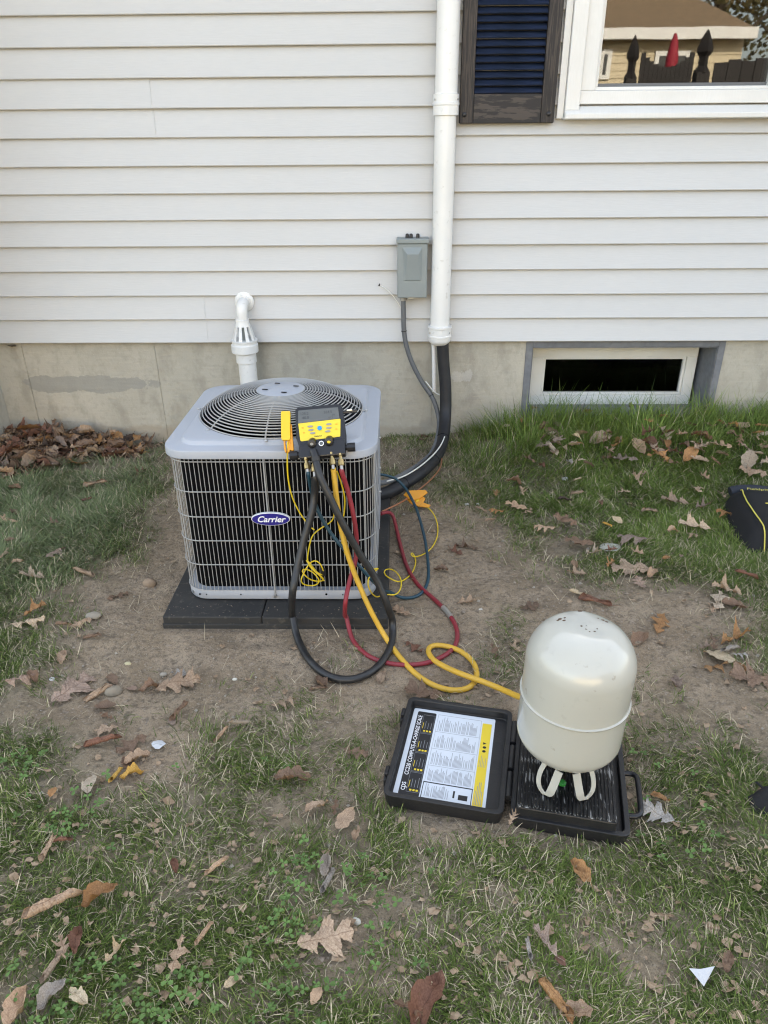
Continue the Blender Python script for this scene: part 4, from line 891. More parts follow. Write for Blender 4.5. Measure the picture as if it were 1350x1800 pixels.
# ------------------------------------------------------------------ tool bag at the right edge, dark thing below it
def bag():
    t = thing('tool_bag', G(1330, 940), 'black soft tool bag with yellow piping lying in the grass', 'bag')
    P = [G(1272, 872, .05), G(1288, 905, .06), G(1308, 945, .06), G(1318, 968, .02)]
    A = P[0]; B = P[3]
    ex = Vector((.36, .02, 0)); up = Vector((0,0,1))
    b = MB(); NU, NV = 14, 12; vs = []; fs = []
    for i in range(NU):
        u = i/(NU-1)
        for j in range(NV):
            v = j/(NV-1); p = A.lerp(B, v)+ex*u-Vector((.025,0,0))*math.sin(v*math.pi); p.z = 0
            e = min(u, v, 1-v)*6; hgt = .105*(1-math.exp(-e*2.6))+.008*math.sin(u*7)*math.sin(v*5)
            p.z = float(gz(p.x, p.y))+hgt; vs.append(tuple(p))
    for i in range(NU-1):
        for j in range(NV-1): fs.append((i*NV+j, (i+1)*NV+j, (i+1)*NV+j+1, i*NV+j+1))
    b.add(vs, fs); b.build('top_panel', M['fabric'], t, smooth=70)
    b = MB(); vs2 = []; rim = [i for i in range(NV)]
    for i in rim: p = Vector(vs[i]); vs2 += [tuple(p), (p.x, p.y, float(gz(p.x,p.y))-.02)]
    b.add(vs2, [(2*i, 2*i+1, 2*i+3, 2*i+2) for i in range(NV-1)]); b.build('side_panel', M['fabric'], t)
    pts = [Vector(vs[2*NV+j])+Vector((0,0,.006)) for j in range(1, NV)]; b = MB(); b.tube(spline(pts, .01), .0024, 8); b.build('piping', M['pipyel'], t, smooth=60)
    pts = [Vector(vs[i*NV+6])+Vector((0,0,.006)) for i in range(4, 9)]; b = MB(); b.tube(spline(pts, .01), .0024, 8); b.build('piping', M['pipyel'], t, smooth=60)
    b = MB(); pts = [Vector(vs[i*NV+1])+Vector((-.004,.014,.0)) for i in range(1, NU)]; b.tube(spline(pts, .01), .020, 10); b.build('back_roll', M['fabricn'], t, smooth=60)
    tm = text_mesh('Fieldpiece', .026, M['pipyel'], shear=.2)
    link('lettering', tm, t, Matrix.Translation(Vector(vs[3*NV+3])+Vector((-.012,.012,.008))) @ Matrix.Rotation(R_(-8), 4, 'Z'))
bag()
def strap():
    t = thing('tool_pouch', G(1335, 1415), 'corner of a black fabric pouch on the grass below the tool bag', 'pouch')
    b = MB(); a = G(1314, 1398, .01); c_ = G(1345, 1434, .01); d = Vector((.22, .02, 0)); n = 8; vs = []; fs = []
    for i in range(n):
        for j in range(n):
            u, v = i/(n-1), j/(n-1); p = a.lerp(c_, v)+d*u+Vector((-.012*math.sin(v*3.14),0,0)); e = min(u, v, 1-v)*5
            p.z = float(gz(p.x, p.y))+.004+.045*(1-math.exp(-e*2))+.006*math.sin(9*u+5*v); vs.append(tuple(p))
    for i in range(n-1):
        for j in range(n-1): fs.append((i*n+j, (i+1)*n+j, (i+1)*n+j+1, i*n+j+1))
    b.add(vs, fs); b.build('flap', M['fabric'], t, smooth=70)
    b = MB(); b.tube(spline([G(1330,1375,.02), G(1340,1384,.03), G(1352,1388,.02), G(1370,1386,.01)], .01), .004, 8, flat=.4); b.build('strap', M['fabric'], t, smooth=60)
strap()
# ------------------------------------------------------------------ dead leaves
LCOL = dict(tan=(.41,.295,.20), pale=(.46,.37,.27), brown=(.21,.135,.088), red=(.19,.095,.062), orange=(.37,.20,.085), pink=(.33,.245,.19),
            cream=(.52,.42,.28), yellow=(.62,.38,.09), dark=(.08,.055,.04), gray=(.36,.33,.29))
LWORD = dict(tan='tan', pale='pale tan', brown='brown', red='reddish brown', orange='orange brown', pink='pinkish brown', cream='cream coloured', yellow='bright yellow', dark='dark brown', gray='greyish white')
def leaf_mesh(kind, seed):
    rg = random.Random(seed); N = 34 if kind in 'oa' else 16; vs = []; fs = []
    nl = rg.choice((2.5, 3, 3.5)) if kind in 'oa' else 0; ph = rg.uniform(-.3, .3)
    fold = {'o': rg.uniform(-.8, 1.8), 'a': rg.uniform(-1.2, 2.6), 'v': rg.uniform(.3, 2.2), 'r': 5.2, 'c': 2.2}[kind]
    bend = rg.uniform(-.5, .5) if kind != 'c' else rg.uniform(.6, 1.4)
    ns = 5 if kind != 'r' else 7; amp = {'o': .09, 'a': .13, 'v': .08, 'r': .08, 'c': .22}[kind]
    sk = rg.uniform(-.06, .06); nn = rg.random()*50
    for i in range(N+1):
        t = i/N
        for s in range(ns):
            v = -1+2*s/(ns-1); side = 0 if v < 0 else 1
            if kind in 'oa':
                env = .36*math.sin(math.pi*min(1, t**.75*1.0))**.55*(.55+.75*t if t < .6 else 1.0-.25*(t-.6))
                c_ = abs(math.cos(math.pi*(nl*t+ph*side+.15)))
                lobe = (1-c_) if kind == 'a' else math.sqrt(max(0, 1-c_*c_))
                if kind == 'a': lobe = lobe**.8
                w_ = env*(.13+.95*lobe)*(1+.16*math.sin(t*71+seed+side*2))+.004; fw = .45*w_
            else:
                w_ = (.30 if kind != 'r' else .34)*math.sin(math.pi*t**.85)**.75+.004; w_ *= 1+.08*math.sin(t*19+side*2+seed); fw = .08*w_
            w_ *= 1+.10*(float(vnoise(t*30+nn, side*7.3, 9))-.5)*2
            if t > .985: w_ *= .3
            vv = v*w_; x = t+abs(v)*fw*(1 if t < .92 else 0)
            if kind == 'r':
                Rc = .075; an = vv/Rc*.9; y = (Rc+.02*abs(v))*math.sin(an); z = Rc*(1-math.cos(an))
            else:
                k = fold; y = vv*(1-.10*abs(k)*abs(v)); z = k*vv*vv*1.3
            z += bend*(t-.5)**2*.35+sk*v*t
            z += amp*((float(vnoise(x*4+nn, vv*5+nn*1.7, 3))-.5)*1.4+(float(vnoise(x*9+nn, vv*11, 4))-.5)*.7)
            vs.append((x-.5, y, z))
    for i in range(N):
        for s in range(ns-1): a = i*ns+s; fs.append((a, a+ns, a+ns+1, a+1))
    # stalk
    n0 = len(vs); m = ns//2; p = Vector(vs[m]); vs += [(p.x-.01, p.y-.010, p.z), (p.x-.01, p.y+.010, p.z), (p.x-.14, p.y-.006+sk, p.z+.01), (p.x-.14, p.y+.006+sk, p.z+.01), (p.x-.26, p.y+sk*2, p.z-.01)]
    fs += [(n0, n0+2, n0+3, n0+1), (n0+2, n0+4, n0+3)]
    zs = [v[2] for v in vs]; z0 = sorted(zs)[len(zs)//8]
    b = MB(); b.add([(x, y, z-z0) for x,y,z in vs], fs)
    return b.mesh('leaf', M['leaf'], smooth=180)
LM_ = {k: [leaf_mesh(k, 10*j+ord(k)) for j in range(n)] for k, n in dict(o=6, a=8, v=4, r=4, c=4).items()}
KW = dict(o='lobed oak leaf', a='pointed oak leaf', v='oval leaf', r='rolled leaf', c='crumpled leaf')
KN = dict(o='oak_leaf', a='oak_leaf', v='oval_leaf', r='rolled_leaf', c='crumpled_leaf')
LANDM = [((285,1095),'left front corner of the slab'),((110,800),'leaf heap'),((1080,690),'cellar window'),((780,1335),'scale case lid'),((1010,1215),'white gas cylinder'),((1310,900),'tool bag'),((600,1190),'black hose loop'),
         ((800,1180),'yellow hose coil'),((760,830),'black pipe bend'),((200,1217),'egg shaped stone'),((1235,1718),'white paper scrap'),((205,1370),'yellow leaf'),((573,1657),'big flat oak leaf'),((990,1460),'scale base'),
         ((310,960),'left side of the unit'),((1340,1410),'black pouch'),((735,880),'orange clamp'),((1070,968),'whitish patch')]
LEAVES = """1031 722 7 v tan 5|937 743 7 c brown|1031 748 6 v orange|1105 739 8 c brown|915 763 8 a orange|889 771 6 v cream|954 774 9 c brown|952 795 9 r brown|978 798 12 a pink 60|1009 791 6 c cream|1017 804 5 v orange
1065 787 6 c brown|1087 798 8 r tan 70|1135 765 8 a orange|1161 758 6 c orange|1131 786 14 a red|1143 810 11 a tan|1168 806 9 c orange|1146 824 11 a orange 10|1176 839 10 a brown|1194 787 9 a tan|1198 808 8 c brown|1228 810 13 a tan 30
1261 808 13 o tan 150|1283 773 7 v orange|1281 789 7 c brown|1094 832 15 o pink 150|1117 858 12 a tan 100|1130 848 7 a tan|998 839 7 c gray|1020 835 5 v cream|1031 843 10 r brown 110|1013 858 6 r cream|928 830 10 a brown|950 845 6 c red
902 860 10 c brown 170|872 878 7 v orange|917 876 9 a tan|907 900 13 o tan 150|872 908 9 v orange|926 911 8 a tan|861 924 6 c tan|1013 882 9 r tan 20|991 893 8 c dark|1054 900 6 c brown|993 928 14 a brown 130|1083 930 8 v cream 110|1065 937 6 r yellow|1139 915 10 r tan 10
1183 897 14 o tan 150|1224 876 10 a tan 70|1235 852 9 a tan|1265 885 8 a tan|1231 906 11 a pink 30|1276 919 12 a orange 150|1217 941 15 o pale 155|1215 956 7 v tan 140|1320 845 15 a tan 160|1340 838 10 a pale|1335 960 14 o pale 160|956 939 11 a tan 170|1017 965 15 o brown 160|1072 980 7 v red
1109 961 15 o pink 150|1118 984 8 v tan 120|1072 998 8 a orange|1106 1006 17 o tan 165|1124 1030 9 o pink 100|1013 1013 9 a tan 170|1017 1048 10 r cream 150|1046 1061 14 r red 160|930 1069 9 o brown 10|1170 991 5 c orange|1194 989 4 c pink|1309 1021 11 r red 160|1276 1043 13 a tan 150|1261 1061 14 a pale 60|1291 1069 12 v brown 165|1253 1075 8 v tan 60
1161 1100 13 o orange 60|1123 1126 13 v brown|1291 1126 14 a orange 20|1238 1141 7 v pink|1252 1133 10 a brown|1282 1147 10 r gray|1263 1158 12 v cream 150|1256 1175 10 v orange 10|1301 1156 7 a gray|1303 1175 9 a orange 110|1324 1198 17 o brown 165|1186 1205 8 c pink
820 1060 9 o tan 10|706 1078 9 o tan 150|727 1140 9 v red|820 965 12 a brown|800 972 9 a red|745 770 9 a red|742 778 6 c brown|672 1193 8 v tan 80|565 1205 9 c brown|745 1222 14 o brown 170|868 1148 8 a brown|903 1143 7 a tan|845 905 7 r tan|775 1003 7 c brown
1157 1415 6 v orange|1150 1441 11 o gray 150|1018 1543 8 c orange 120|957 1667 9 v pink 120|983 1700 4 v red|975 1767 12 r orange 120|1011 1793 8 c tan|928 1681 7 r gray 90|1276 1704 6 c brown|902 1435 6 v tan 60
558 1428 8 v tan 30|590 1427 6 a brown|608 1450 11 v tan 60|627 1478 6 c tan|707 1450 4 v pale|575 1535 8 c gray 90|577 1560 9 r gray 70|573 1657 14 o tan 12|413 1737 6 v cream 30|753 1773 14 c red 60|722 1785 9 a brown|747 1765 8 r cream 70|557 1762 5 v tan
100 1607 15 r tan 35|180 1590 10 v orange 35|117 1683 8 v tan 125|140 1670 8 c red|98 1717 8 r tan 70|315 1695 9 a tan 90|383 1533 8 r tan 40|362 1657 7 r tan 60|207 1690 7 a cream 60|97 1763 8 c gray|143 1770 7 c cream|37 1787 10 v tan 90|90 1503 9 r tan 80|110 1492 8 r red 0|310 1535 5 c red
63 1080 11 a orange 60|53 1102 13 a pale 20|113 1103 9 r brown 160|143 1100 10 a tan|42 1202 12 a pink 20|60 1198 8 c brown|130 1217 17 o pink 55|173 1223 12 r tan 40|187 1245 8 v brown 10|188 1262 6 a brown|163 1123 8 r brown|112 1163 7 v tan|313 1207 16 o tan 15|263 1213 8 c brown|232 1213 5 v pink|320 1190 9 a gray
198 1197 7 v brown|317 1257 11 r brown 70|303 1272 5 v pink|182 1310 13 r red 15|187 1288 9 v tan|233 1313 11 a brown|242 1337 9 v tan 40|205 1370 8 r yellow 80|233 1368 8 c yellow|225 1345 8 v brown|160 1387 10 v pale|95 1402 5 v orange|423 1277 10 r pale 10|390 1297 8 r tan 60|500 1240 10 a tan 20|515 1377 12 c brown 10|625 1330 9 a brown
169 861 14 r tan 20|154 890 9 r red 10|28 867 9 v brown|15 924 16 v tan 160|27 912 7 c brown|95 930 8 a brown|101 983 12 a pink 60|10 986 9 a tan|59 1024 13 o pale 170|148 1013 12 r tan 165|207 1051 10 a brown 30|246 838 12 a red|204 826 10 a pink|279 784 9 a tan|235 790 9 a red|20 960 6 v brown|35 1000 6 c tan|1145 1015 8 c tan|1010 1000 7 v tan|1040 985 9 a pale|1180 950 7 c tan|560 1215 7 r brown|1095 880 7 a tan"""
seen_lab = {}
def place_leaf(P, L, kind, colr, rot, tilt, label, group, flip=False):
    bq = random.uniform(.85, 1.35); wq = random.uniform(-.05, .05); c_ = [LCOL[colr][0]*bq*(1+wq), LCOL[colr][1]*bq, LCOL[colr][2]*bq*(1-wq)]
    mw = Matrix.Translation(P) @ Euler((R_(random.uniform(-tilt, tilt)), R_(random.uniform(-tilt, tilt)), R_(rot)), 'XYZ').to_matrix().to_4x4() @ Matrix.Diagonal((L, L*random.uniform(.85, 1.1), L*(-1 if flip else 1), 1))
    if flip: mw = Matrix.Translation((0, 0, L*.09)) @ mw
    o = link(KN[kind], random.choice(LM_[kind]), None, mw, color=c_)
    tag(o, label, 'leaf', group); return o
for e in LEAVES.replace('\n', '|').split('|'):
    t = e.split(); px, py, L, kind, colr = float(t[0]), float(t[1]), float(t[2])/100, t[3], t[4]
    if kind == 'v' and colr in ('tan', 'orange', 'red', 'pink') and L >= .06 and px != 608: kind = random.choice('aac')
    rot = float(t[5]) if len(t) > 5 else random.uniform(0, 360)
    if len(t) > 5 and random.random() < .5 and kind in 'rv': rot += 180
    P = G(px, py, .0); dd = float(density(P.x, P.y))
    P.z = float(gz(P.x, P.y))+(.005+.022*min(1, dd*1.3)+(.030 if (P.y > -.5 and P.x > .3) else 0)+(.012 if (P.y > -1.1 and P.x > .3) else 0))
    if (px, py) in ((1031, 722),): P = Vector((atY(px, py, .05).x, .05, BZ0+.014))
    if (px, py) in ((902, 1435),): P = Vector((*G(px, py, .04).xy, CZ+.04))
    near = sorted((math.hypot(px-a, (py-b_)), n, a, b_) for (a, b_), n in LANDM)
    def rel(k):
        d, n, a, b_ = near[k]; dx, dy = px-a, py-b_
        if d < 1: return None
        side = ('right of' if dx > 0 else 'left of') if abs(dx) > abs(dy)*1.1 else ('in front of' if dy > 0 else 'behind')
        return ('just ' if d < 70 else '')+side+' the '+n
    r0 = rel(0); size = 'large ' if L >= .13 else ('small ' if L <= .06 else '')
    surf = 'in the grass' if dd > .42 else 'on bare dirt' if dd < .16 else 'on thin grass'
    lab = f"{size}{LWORD[colr]} {KW[kind]} {surf} {r0}" if r0 else (f"{LWORD[colr]} {KW[kind]} on the grass" if colr == 'yellow' else f"big flat {LWORD[colr]} {KW[kind]} lying open on thin grass in front")
    if lab in seen_lab:
        q_ = rel(1); l2 = f"{size}{LWORD[colr]} {KW[kind]} {r0}, {q_}"
        lab = l2 if len(l2.split()) <= 16 else l2.replace(' in front of ', ' before ').replace(' white gas', ' gas').replace('large ', '')
    if len(lab.split()) > 16: lab = f"{LWORD[colr]} {KW[kind]} {r0}, near the {near[1][1]}"
    if len(lab.split()) > 16: lab = f"{LWORD[colr]} {KW[kind]} {r0}"
    if len(lab.split()) > 16: lab = lab.replace(' lobed', '').replace(' pointed', '').replace('left front corner of the slab', 'slab corner').replace('left side of the unit', 'unit').replace('just ', '')
    seen_lab[lab] = 1
    if len(lab.split()) > 16 or len(lab.split(' ')) > 16: print('LONG', lab)
    place_leaf(P, L*(.74 if L >= .14 else .70)*(.85 if kind == 'v' and py > 1300 else 1), kind, colr, rot, 9 if kind in 'oav' else 14, lab, 'fallen leaves scattered over the yard', flip=(kind in 'oa' and random.random() < .25))
fb = MB()
for i in range(1500):
    px, py = random.uniform(-40, 1390), random.uniform(770, 1850)
    P = G(px, py, 0)
    if (-.72 < P.x < .0 and -1.51 < P.y < -.6) or P.y > -.03 or float(fbm(P.x*3, P.y*3, 91, 2)) < .47: continue
    lx = (P.x-CC.x)*math.cos(CA)+(P.y-CC.y)*math.sin(CA); ly = -(P.x-CC.x)*math.sin(CA)+(P.y-CC.y)*math.cos(CA)
    if -.29 < lx < .25 and -.16 < ly < .17: continue
    P.z = float(gz(P.x, P.y))+.003+.012*float(density(P.x, P.y)); s_ = .004+.009*random.random()**2; k0 = random.uniform(0, 6.28)
    fb.add([tuple(P+Vector((0,0,s_*random.uniform(0,.5))))]+[(P.x+s_*random.uniform(.4,1.3)*math.cos(k0+k*1.05), P.y+s_*random.uniform(.3,1)*math.sin(k0+k*1.05), P.z+s_*random.uniform(-.2,.6)) for k in range(6)], [(0, k+1, (k+1)%6+1) for k in range(6)])
fo = fb.build('leaf_litter', M['leaf'], color=(.34,.25,.165)); fo['kind'] = 'stuff'
# leaf stuck under the siding edge at the left
place_leaf(atY(21, 609, -.005), .06, 'v', 'cream', -40, 5, 'small pale leaf stuck under the bottom edge of the siding at far left', 'fallen leaves scattered over the yard').rotation_euler
# the heap
for i in range(210):
    x = -1.80+abs(random.gauss(0, .34)); x = x if x < -1.18 else random.uniform(-1.8, -1.2)
    k = 1-sst(-1.75, -1.15, x)*.75; y = -.045-random.random()**1.2*.40*k
    hh = .085*float(1-sst(-1.6, -1.1, x)*.85)*float(sst(-.42*k, -.1, y))
    P = Vector((x, y, float(gz(x, y))+hh*random.random()**.6+.008)); hc = random.choice(('brown','brown','tan','red','dark','tan','orange','pink','brown','tan','brown'))
    place_leaf(P, random.uniform(.075, .135), random.choice('aaaaoovcc'), hc, random.uniform(0, 360), 38,
               f"{LWORD[hc]} leaf {'high up' if P.z-float(gz(x, y)) > .05 else 'low down'} in the {'left part' if x < -1.65 else 'middle' if x < -1.42 else 'right end'} of the heap, {'against the concrete' if y > -.15 else 'at its front edge'}", 'leaves heaped against the foundation')
for i in range(48):
    P = G(random.uniform(1110, 1350) if i % 3 else random.uniform(930, 1110), random.uniform(745, 812), .045); hc = random.choice(('brown','red','tan','orange','tan','pink','pale'))
    place_leaf(P, random.uniform(.05, .11), random.choice('aavcr'), hc, random.uniform(0, 360), 30,
               f"{LWORD[hc]} leaf caught in the long grass {'right of' if P.x > 1.35 else 'left of' if P.x < .62 else 'below'} the cellar window", 'leaves caught in the long grass')
# ------------------------------------------------------------------ stones, scraps, pebbles
def stone(px, py, L, col, label, flat=.6, rot=0, name='stone', cat='stone', h=0, seed=1):
    b = MB(); vs = []; fs = []; nu, nv = 12, 8
    for j in range(nv+1):
        ph = math.pi*j/nv
        for i in range(nu):
            th = 2*math.pi*i/nu; k = 1+.22*(float(vnoise(math.cos(th)*1.7*math.sin(ph)+seed*9, math.sin(th)*1.7+math.cos(ph)*2, seed))-.5)
            vs.append((k*math.sin(ph)*math.cos(th)*L/2, k*math.sin(ph)*math.sin(th)*L*.36, k*math.cos(ph)*L*.5*flat))
    for j in range(nv):
        for i in range(nu): fs.append((j*nu+i, (j+1)*nu+i, (j+1)*nu+(i+1)%nu, j*nu+(i+1)%nu))
    P = G(px, py, .0); b.add(vs, fs); o = b.build(name, M['stone'], smooth=60, mw=Matrix.Translation(P+Vector((0,0,L*.12+h))) @ Matrix.Rotation(R_(rot), 4, 'Z'), color=col)
    tag(o, label, cat)
stone(200, 1218, .048, (.27,.225,.165), 'smooth egg shaped tan stone between dead leaves on the dirt', rot=15, seed=2)
stone(264, 1028, .045, (.30,.22,.15), 'blocky reddish tan stone on the dirt left of the unit', flat=.8, rot=5, seed=3)
stone(993, 843, .028, (.6,.6,.62), 'white stone in the grass below the cellar window', rot=0, seed=4)
stone(627, 1621, .018, (.5,.49,.42), 'pale stone on thin grass just above the big flat oak leaf', rot=-30, seed=5)
stone(1030, 1511, .02, (.42,.38,.30), 'small squarish tan stone in the grass in front of the scale base', rot=-20, seed=6)
stone(92, 1195, .016, (.8,.8,.8), 'tiny white stone at the grass edge near the pinkish oak leaf', seed=7)
stone(288, 1187, .022, (.34,.30,.24), 'small round stone on the dirt above the large tan oak leaf', seed=8)
stone(165, 1085, .05, (.36,.31,.24), 'flat buff stone half buried in the dirt left of the slab', flat=.35, seed=9)
stone(225, 1168, .02, (.52,.46,.28), 'small yellowish stone on the dirt in front of the slab corner', flat=.5, seed=10)
stone(413, 1195, .014, (.62,.59,.5), 'small off white stone on the dirt left of the black hose loop', seed=12)
stone(820, 888, .022, (.5,.48,.44), 'pale pebble on the dirt right of the orange clamp', seed=13)
stone(840, 887, .015, (.75,.74,.7), 'tiny white pebble on the dirt right of the orange clamp', seed=14)
stone(845, 1072, .012, (.6,.56,.5), 'tiny pale pebble behind the yellow hose coil', seed=15)
stone(1072, 966, .075, (.45,.44,.38), 'whitish crumbly lump of dried grout at the grass edge below the window', flat=.22, seed=16, name='grout_lump', cat='lump')
b = MB(); b.add([(-.021,.012,.002), (-.004,.008,.007), (.024,.015,.004), (-.006,-.017,.0), (-.003,-.003,.005)], [(0,4,1), (1,4,2), (0,3,4), (4,3,2)])
tag(b.build('paper_scrap', M['scrap'], mw=Matrix.Translation(G(1237, 1716, .02))), 'small white torn paper triangle in the grass at the lower right', 'paper scrap')
b = MB(); b.add([(0,0,.005)]+[((.013+.006*random.random())*math.cos(k*.628), (.010+.006*random.random())*math.sin(k*.628), .004*random.random()) for k in range(10)], [(0, k+1, (k+1)%10+1) for k in range(10)])
tag(b.build('plastic_scrap', M['scrap'], mw=Matrix.Translation(G(279, 1309, .008))), 'crinkled whitish plastic scrap on the dirt above the yellow leaf', 'plastic scrap')
pb = MB()
for i in range(2600):
    x, y = random.uniform(-2.0, 2.0), random.uniform(-2.8, -.05)
    if float(density(x, y)) > .5 or (-.72 < x < .0 and -1.51 < y < -.6): continue
    r_ = .0016+.0055*random.random()**5; z = float(gz(x, y)); rr = [r_*random.uniform(.7, 1.3) for _ in range(6)]
    pb.add([(x+rr[0], y, z), (x, y+rr[1], z), (x-rr[2], y, z), (x, y-rr[3], z), (x, y, z+rr[4]*.8+.001), (x, y, z-.002)], [(0,1,4), (1,2,4), (2,3,4), (3,0,4)])
cb = MB()
for i in range(9000):
    x, y = random.uniform(-1.7, 1.7), random.uniform(-2.75, -.05)
    if float(density(x, y)) > .55 or (-.72 < x < .0 and -1.51 < y < -.6): continue
    r_ = .0018+.006*random.random()**4; z = float(gz(x, y))-.0005; rr = [r_*random.uniform(.5, 1.4) for _ in range(5)]
    cb.add([(x+rr[0], y+r_*.3, z), (x-r_*.2, y+rr[1], z), (x-rr[2], y, z), (x+r_*.1, y-rr[3], z), (x, y, z+rr[4]*.7)], [(0,1,4), (1,2,4), (2,3,4), (3,0,4)])
for i in range(160):
    x, y = random.uniform(-.69, -.03), random.choice((random.uniform(-1.472, -1.41), random.uniform(-1.47, -.7)))
    if y > -1.41 and x > -.66: continue
    r_ = .0008+.0022*random.random()**2; z = .0363; cb.add([(x+r_, y, z), (x, y+r_, z), (x-r_, y, z), (x, y-r_, z), (x, y, z+r_*.7)], [(0,1,4), (1,2,4), (2,3,4), (3,0,4)])
co_ = cb.build('soil_crumbs', M['soilc']); co_['kind'] = 'stuff'
po = pb.build('pebbles', M['stone'], smooth=None, color=(.36,.32,.26)); po['kind'] = 'stuff'
# ------------------------------------------------------------------ grass, straw, clover (stuff)
def blades(name, x, y, h, wd, az, lean, col, label, curve=.8):
    n = len(x); z = gz(x, y)-.003
    ca_, sa_ = np.cos(az), np.sin(az); vs = np.zeros((n, 7, 3)); tt = [0, .4, .75, 1.0]
    px_ = np.zeros((n, 4)); pz_ = np.zeros((n, 4)); a = lean*.6
    for k in range(1, 4):
        dt = tt[k]-tt[k-1]; px_[:, k] = px_[:, k-1]+dt*h*np.sin(a); pz_[:, k] = pz_[:, k-1]+dt*h*np.cos(a); a = np.minimum(a+lean*curve*.45, 1.75)
    pz_ = np.maximum(pz_, .004*(np.arange(4) > 0))
    ws = [1, .9, .6, 0]; k7 = 0
    tw = RNG.uniform(-.9, .9, n)
    wx, wy = -np.sin(az+tw), np.cos(az+tw)
    for k in range(4):
        cx_ = x+px_[:, k]*ca_; cy_ = y+px_[:, k]*sa_; cz_ = z+pz_[:, k]
        for s in ((-1, 1) if k < 3 else (0,)):
            vs[:, k7, 0] = cx_+s*wx*wd*ws[k]/2; vs[:, k7, 1] = cy_+s*wy*wd*ws[k]/2; vs[:, k7, 2] = cz_; k7 += 1
    tri = np.array([[0,1,3],[0,3,2],[2,3,5],[2,5,4],[4,5,6]])
    F = (np.arange(n)[:, None, None]*7+tri[None]).reshape(-1)
    me = bpy.data.meshes.new(name); me.vertices.add(n*7); me.vertices.foreach_set('co', vs.reshape(-1).astype(np.float32))
    me.loops.add(len(F)); me.loops.foreach_set('vertex_index', F.astype(np.int32)); nf = len(F)//3
    me.polygons.add(nf); me.polygons.foreach_set('loop_start', (np.arange(nf)*3).astype(np.int32)); me.polygons.foreach_set('loop_total', np.full(nf, 3, np.int32))
    me.update(calc_edges=True); me.polygons.foreach_set('use_smooth', [True]*nf)
    c4 = np.ones((n, 7, 4), np.float32); c4[:, :, :3] = col[:, None, :]
    at = me.color_attributes.new('Col', 'FLOAT_COLOR', 'POINT'); at.data.foreach_set('color', c4.reshape(-1))
    o = link(name, me, mat=M['grass']); o['kind'] = 'stuff'; o['label'] = label; return o
_ci, _si = math.cos(CA), math.sin(CA)
def free(x, y):
    m = ~((x > -.715) & (x < -.012) & (y > -1.505) & (y < -.61))
    lx = (x-CC.x)*_ci+(y-CC.y)*_si; ly = -(x-CC.x)*_si+(y-CC.y)*_ci
    m &= ~((lx > -.288) & (lx < .247) & (ly > -.154) & (ly < .168))
    m &= ~((x > 1.32) & (x < 1.7) & (y > -.93) & (y < -.60)) & (y < FY-.004)
    m &= ~((x > .79) & (x < 1.0) & (y > -2.15) & (y < -2.07))
    return m & ~((x < -1.84) & (y > -.62))
def inframe(x, y):
    d = np.stack([x, y, np.zeros_like(x)], -1)-_cp; zc = np.maximum(d@_cf, .2); px = 675+CF*(d@_cr)/zc; py = 900-CF*(d@_cu)/zc
    return (px > -60) & (px < 1410) & (py < 1880), px, py
N = 1300000
x = RNG.uniform(-2.3, 2.3, N); y = RNG.uniform(-3.0, .01, N)
d = density(x, y); inf, px, py = inframe(x, y)
cl = fbm(x*9, y*9, 21, 3); cl2 = fbm(x*3.1, y*3.1, 22, 3); cl3 = fbm(x*26, y*26, 23, 2)
p = np.clip(d*1.55+(cl-.5)*1.25*np.minimum(1, d*3)+(cl2-.5)*.8*np.minimum(1, d*2.2)+(cl3-.5)*.7*np.minimum(1, d*3)-.12, 0, 1.0)
p = np.where(d < .03, 0, np.maximum(p, 0)); p = p**1.15*(1-.45*sst(.15, .5, x)*sst(-.7, -.3, y))*(1-.45*sst(.2, .6, x)*sst(-1.3, -.9, y)*sst(.50, .40, cl2+.25*(cl-.5)))
keep = (RNG.random(N) < p*np.where(inf, .85, .12)) & free(x, y)
x, y, d, px, py, cl, cl2 = x[keep], y[keep], d[keep], px[keep], py[keep], cl[keep], cl2[keep]; n = len(x)
longg = sst(.15, .5, x)*sst(-.55, -.15, y)          # rank grass along the wall by the cellar window
mid = sst(.2, .6, x)*sst(-1.25, -.8, y); leftp = sst(-.75, -1.1, x)*sst(-1.25, -.9, y) if False else (1-sst(-1.15, -.85, x))*sst(-1.5, -1.1, y)
h = (.016+.026*RNG.random(n))*(1+.35*mid+.75*leftp)*(.7+.6*cl)+longg*(.02+.13*RNG.random(n)**1.5)*(RNG.random(n) < .40)+longg*(cl > .52)*.05*RNG.random(n)
az = fbm(x*3.2, y*3.2, 55, 2)*14+RNG.normal(0, 1.3, n)
lean = np.clip(RNG.normal(1.15, .28, n)-.35*longg-.0*mid, .12, 1.6)
wd = .0010+.0012*RNG.random(n)+.0008*mid+.0014*leftp*RNG.random(n)+.0010*(RNG.random(n) < .06)
g0 = np.array([.048,.076,.015]); g1 = np.array([.130,.180,.042]); g2 = np.array([.24,.28,.085]); g3 = np.array([.20,.24,.125]); st = np.array([.52,.44,.30])
t = np.clip(RNG.normal(.45, .28, n)+(cl2-.5)*.9, 0, 1)[:, None]
col = (g0*(1-t)+g1*t)*(1+.45*longg[:, None]+.4*mid[:, None]); y2 = (RNG.random(n) < .13)[:, None]; col = np.where(y2, g2*(.7+.5*RNG.random((n, 1))), col)
col = col*(1-.7*leftp[:, None])+g3*.7*leftp[:, None]*(.7+.5*RNG.random((n, 1)))
dead = RNG.random(n) < (.09+.16*(1-d)+.12*(cl < .42))*(1-.7*longg)
col = np.where(dead[:, None], st*(.55+.6*RNG.random((n, 1))), col)
blades('grass', x, y, h, wd, az, lean, col, 'patchy green lawn grass')
print('GRASS', n)
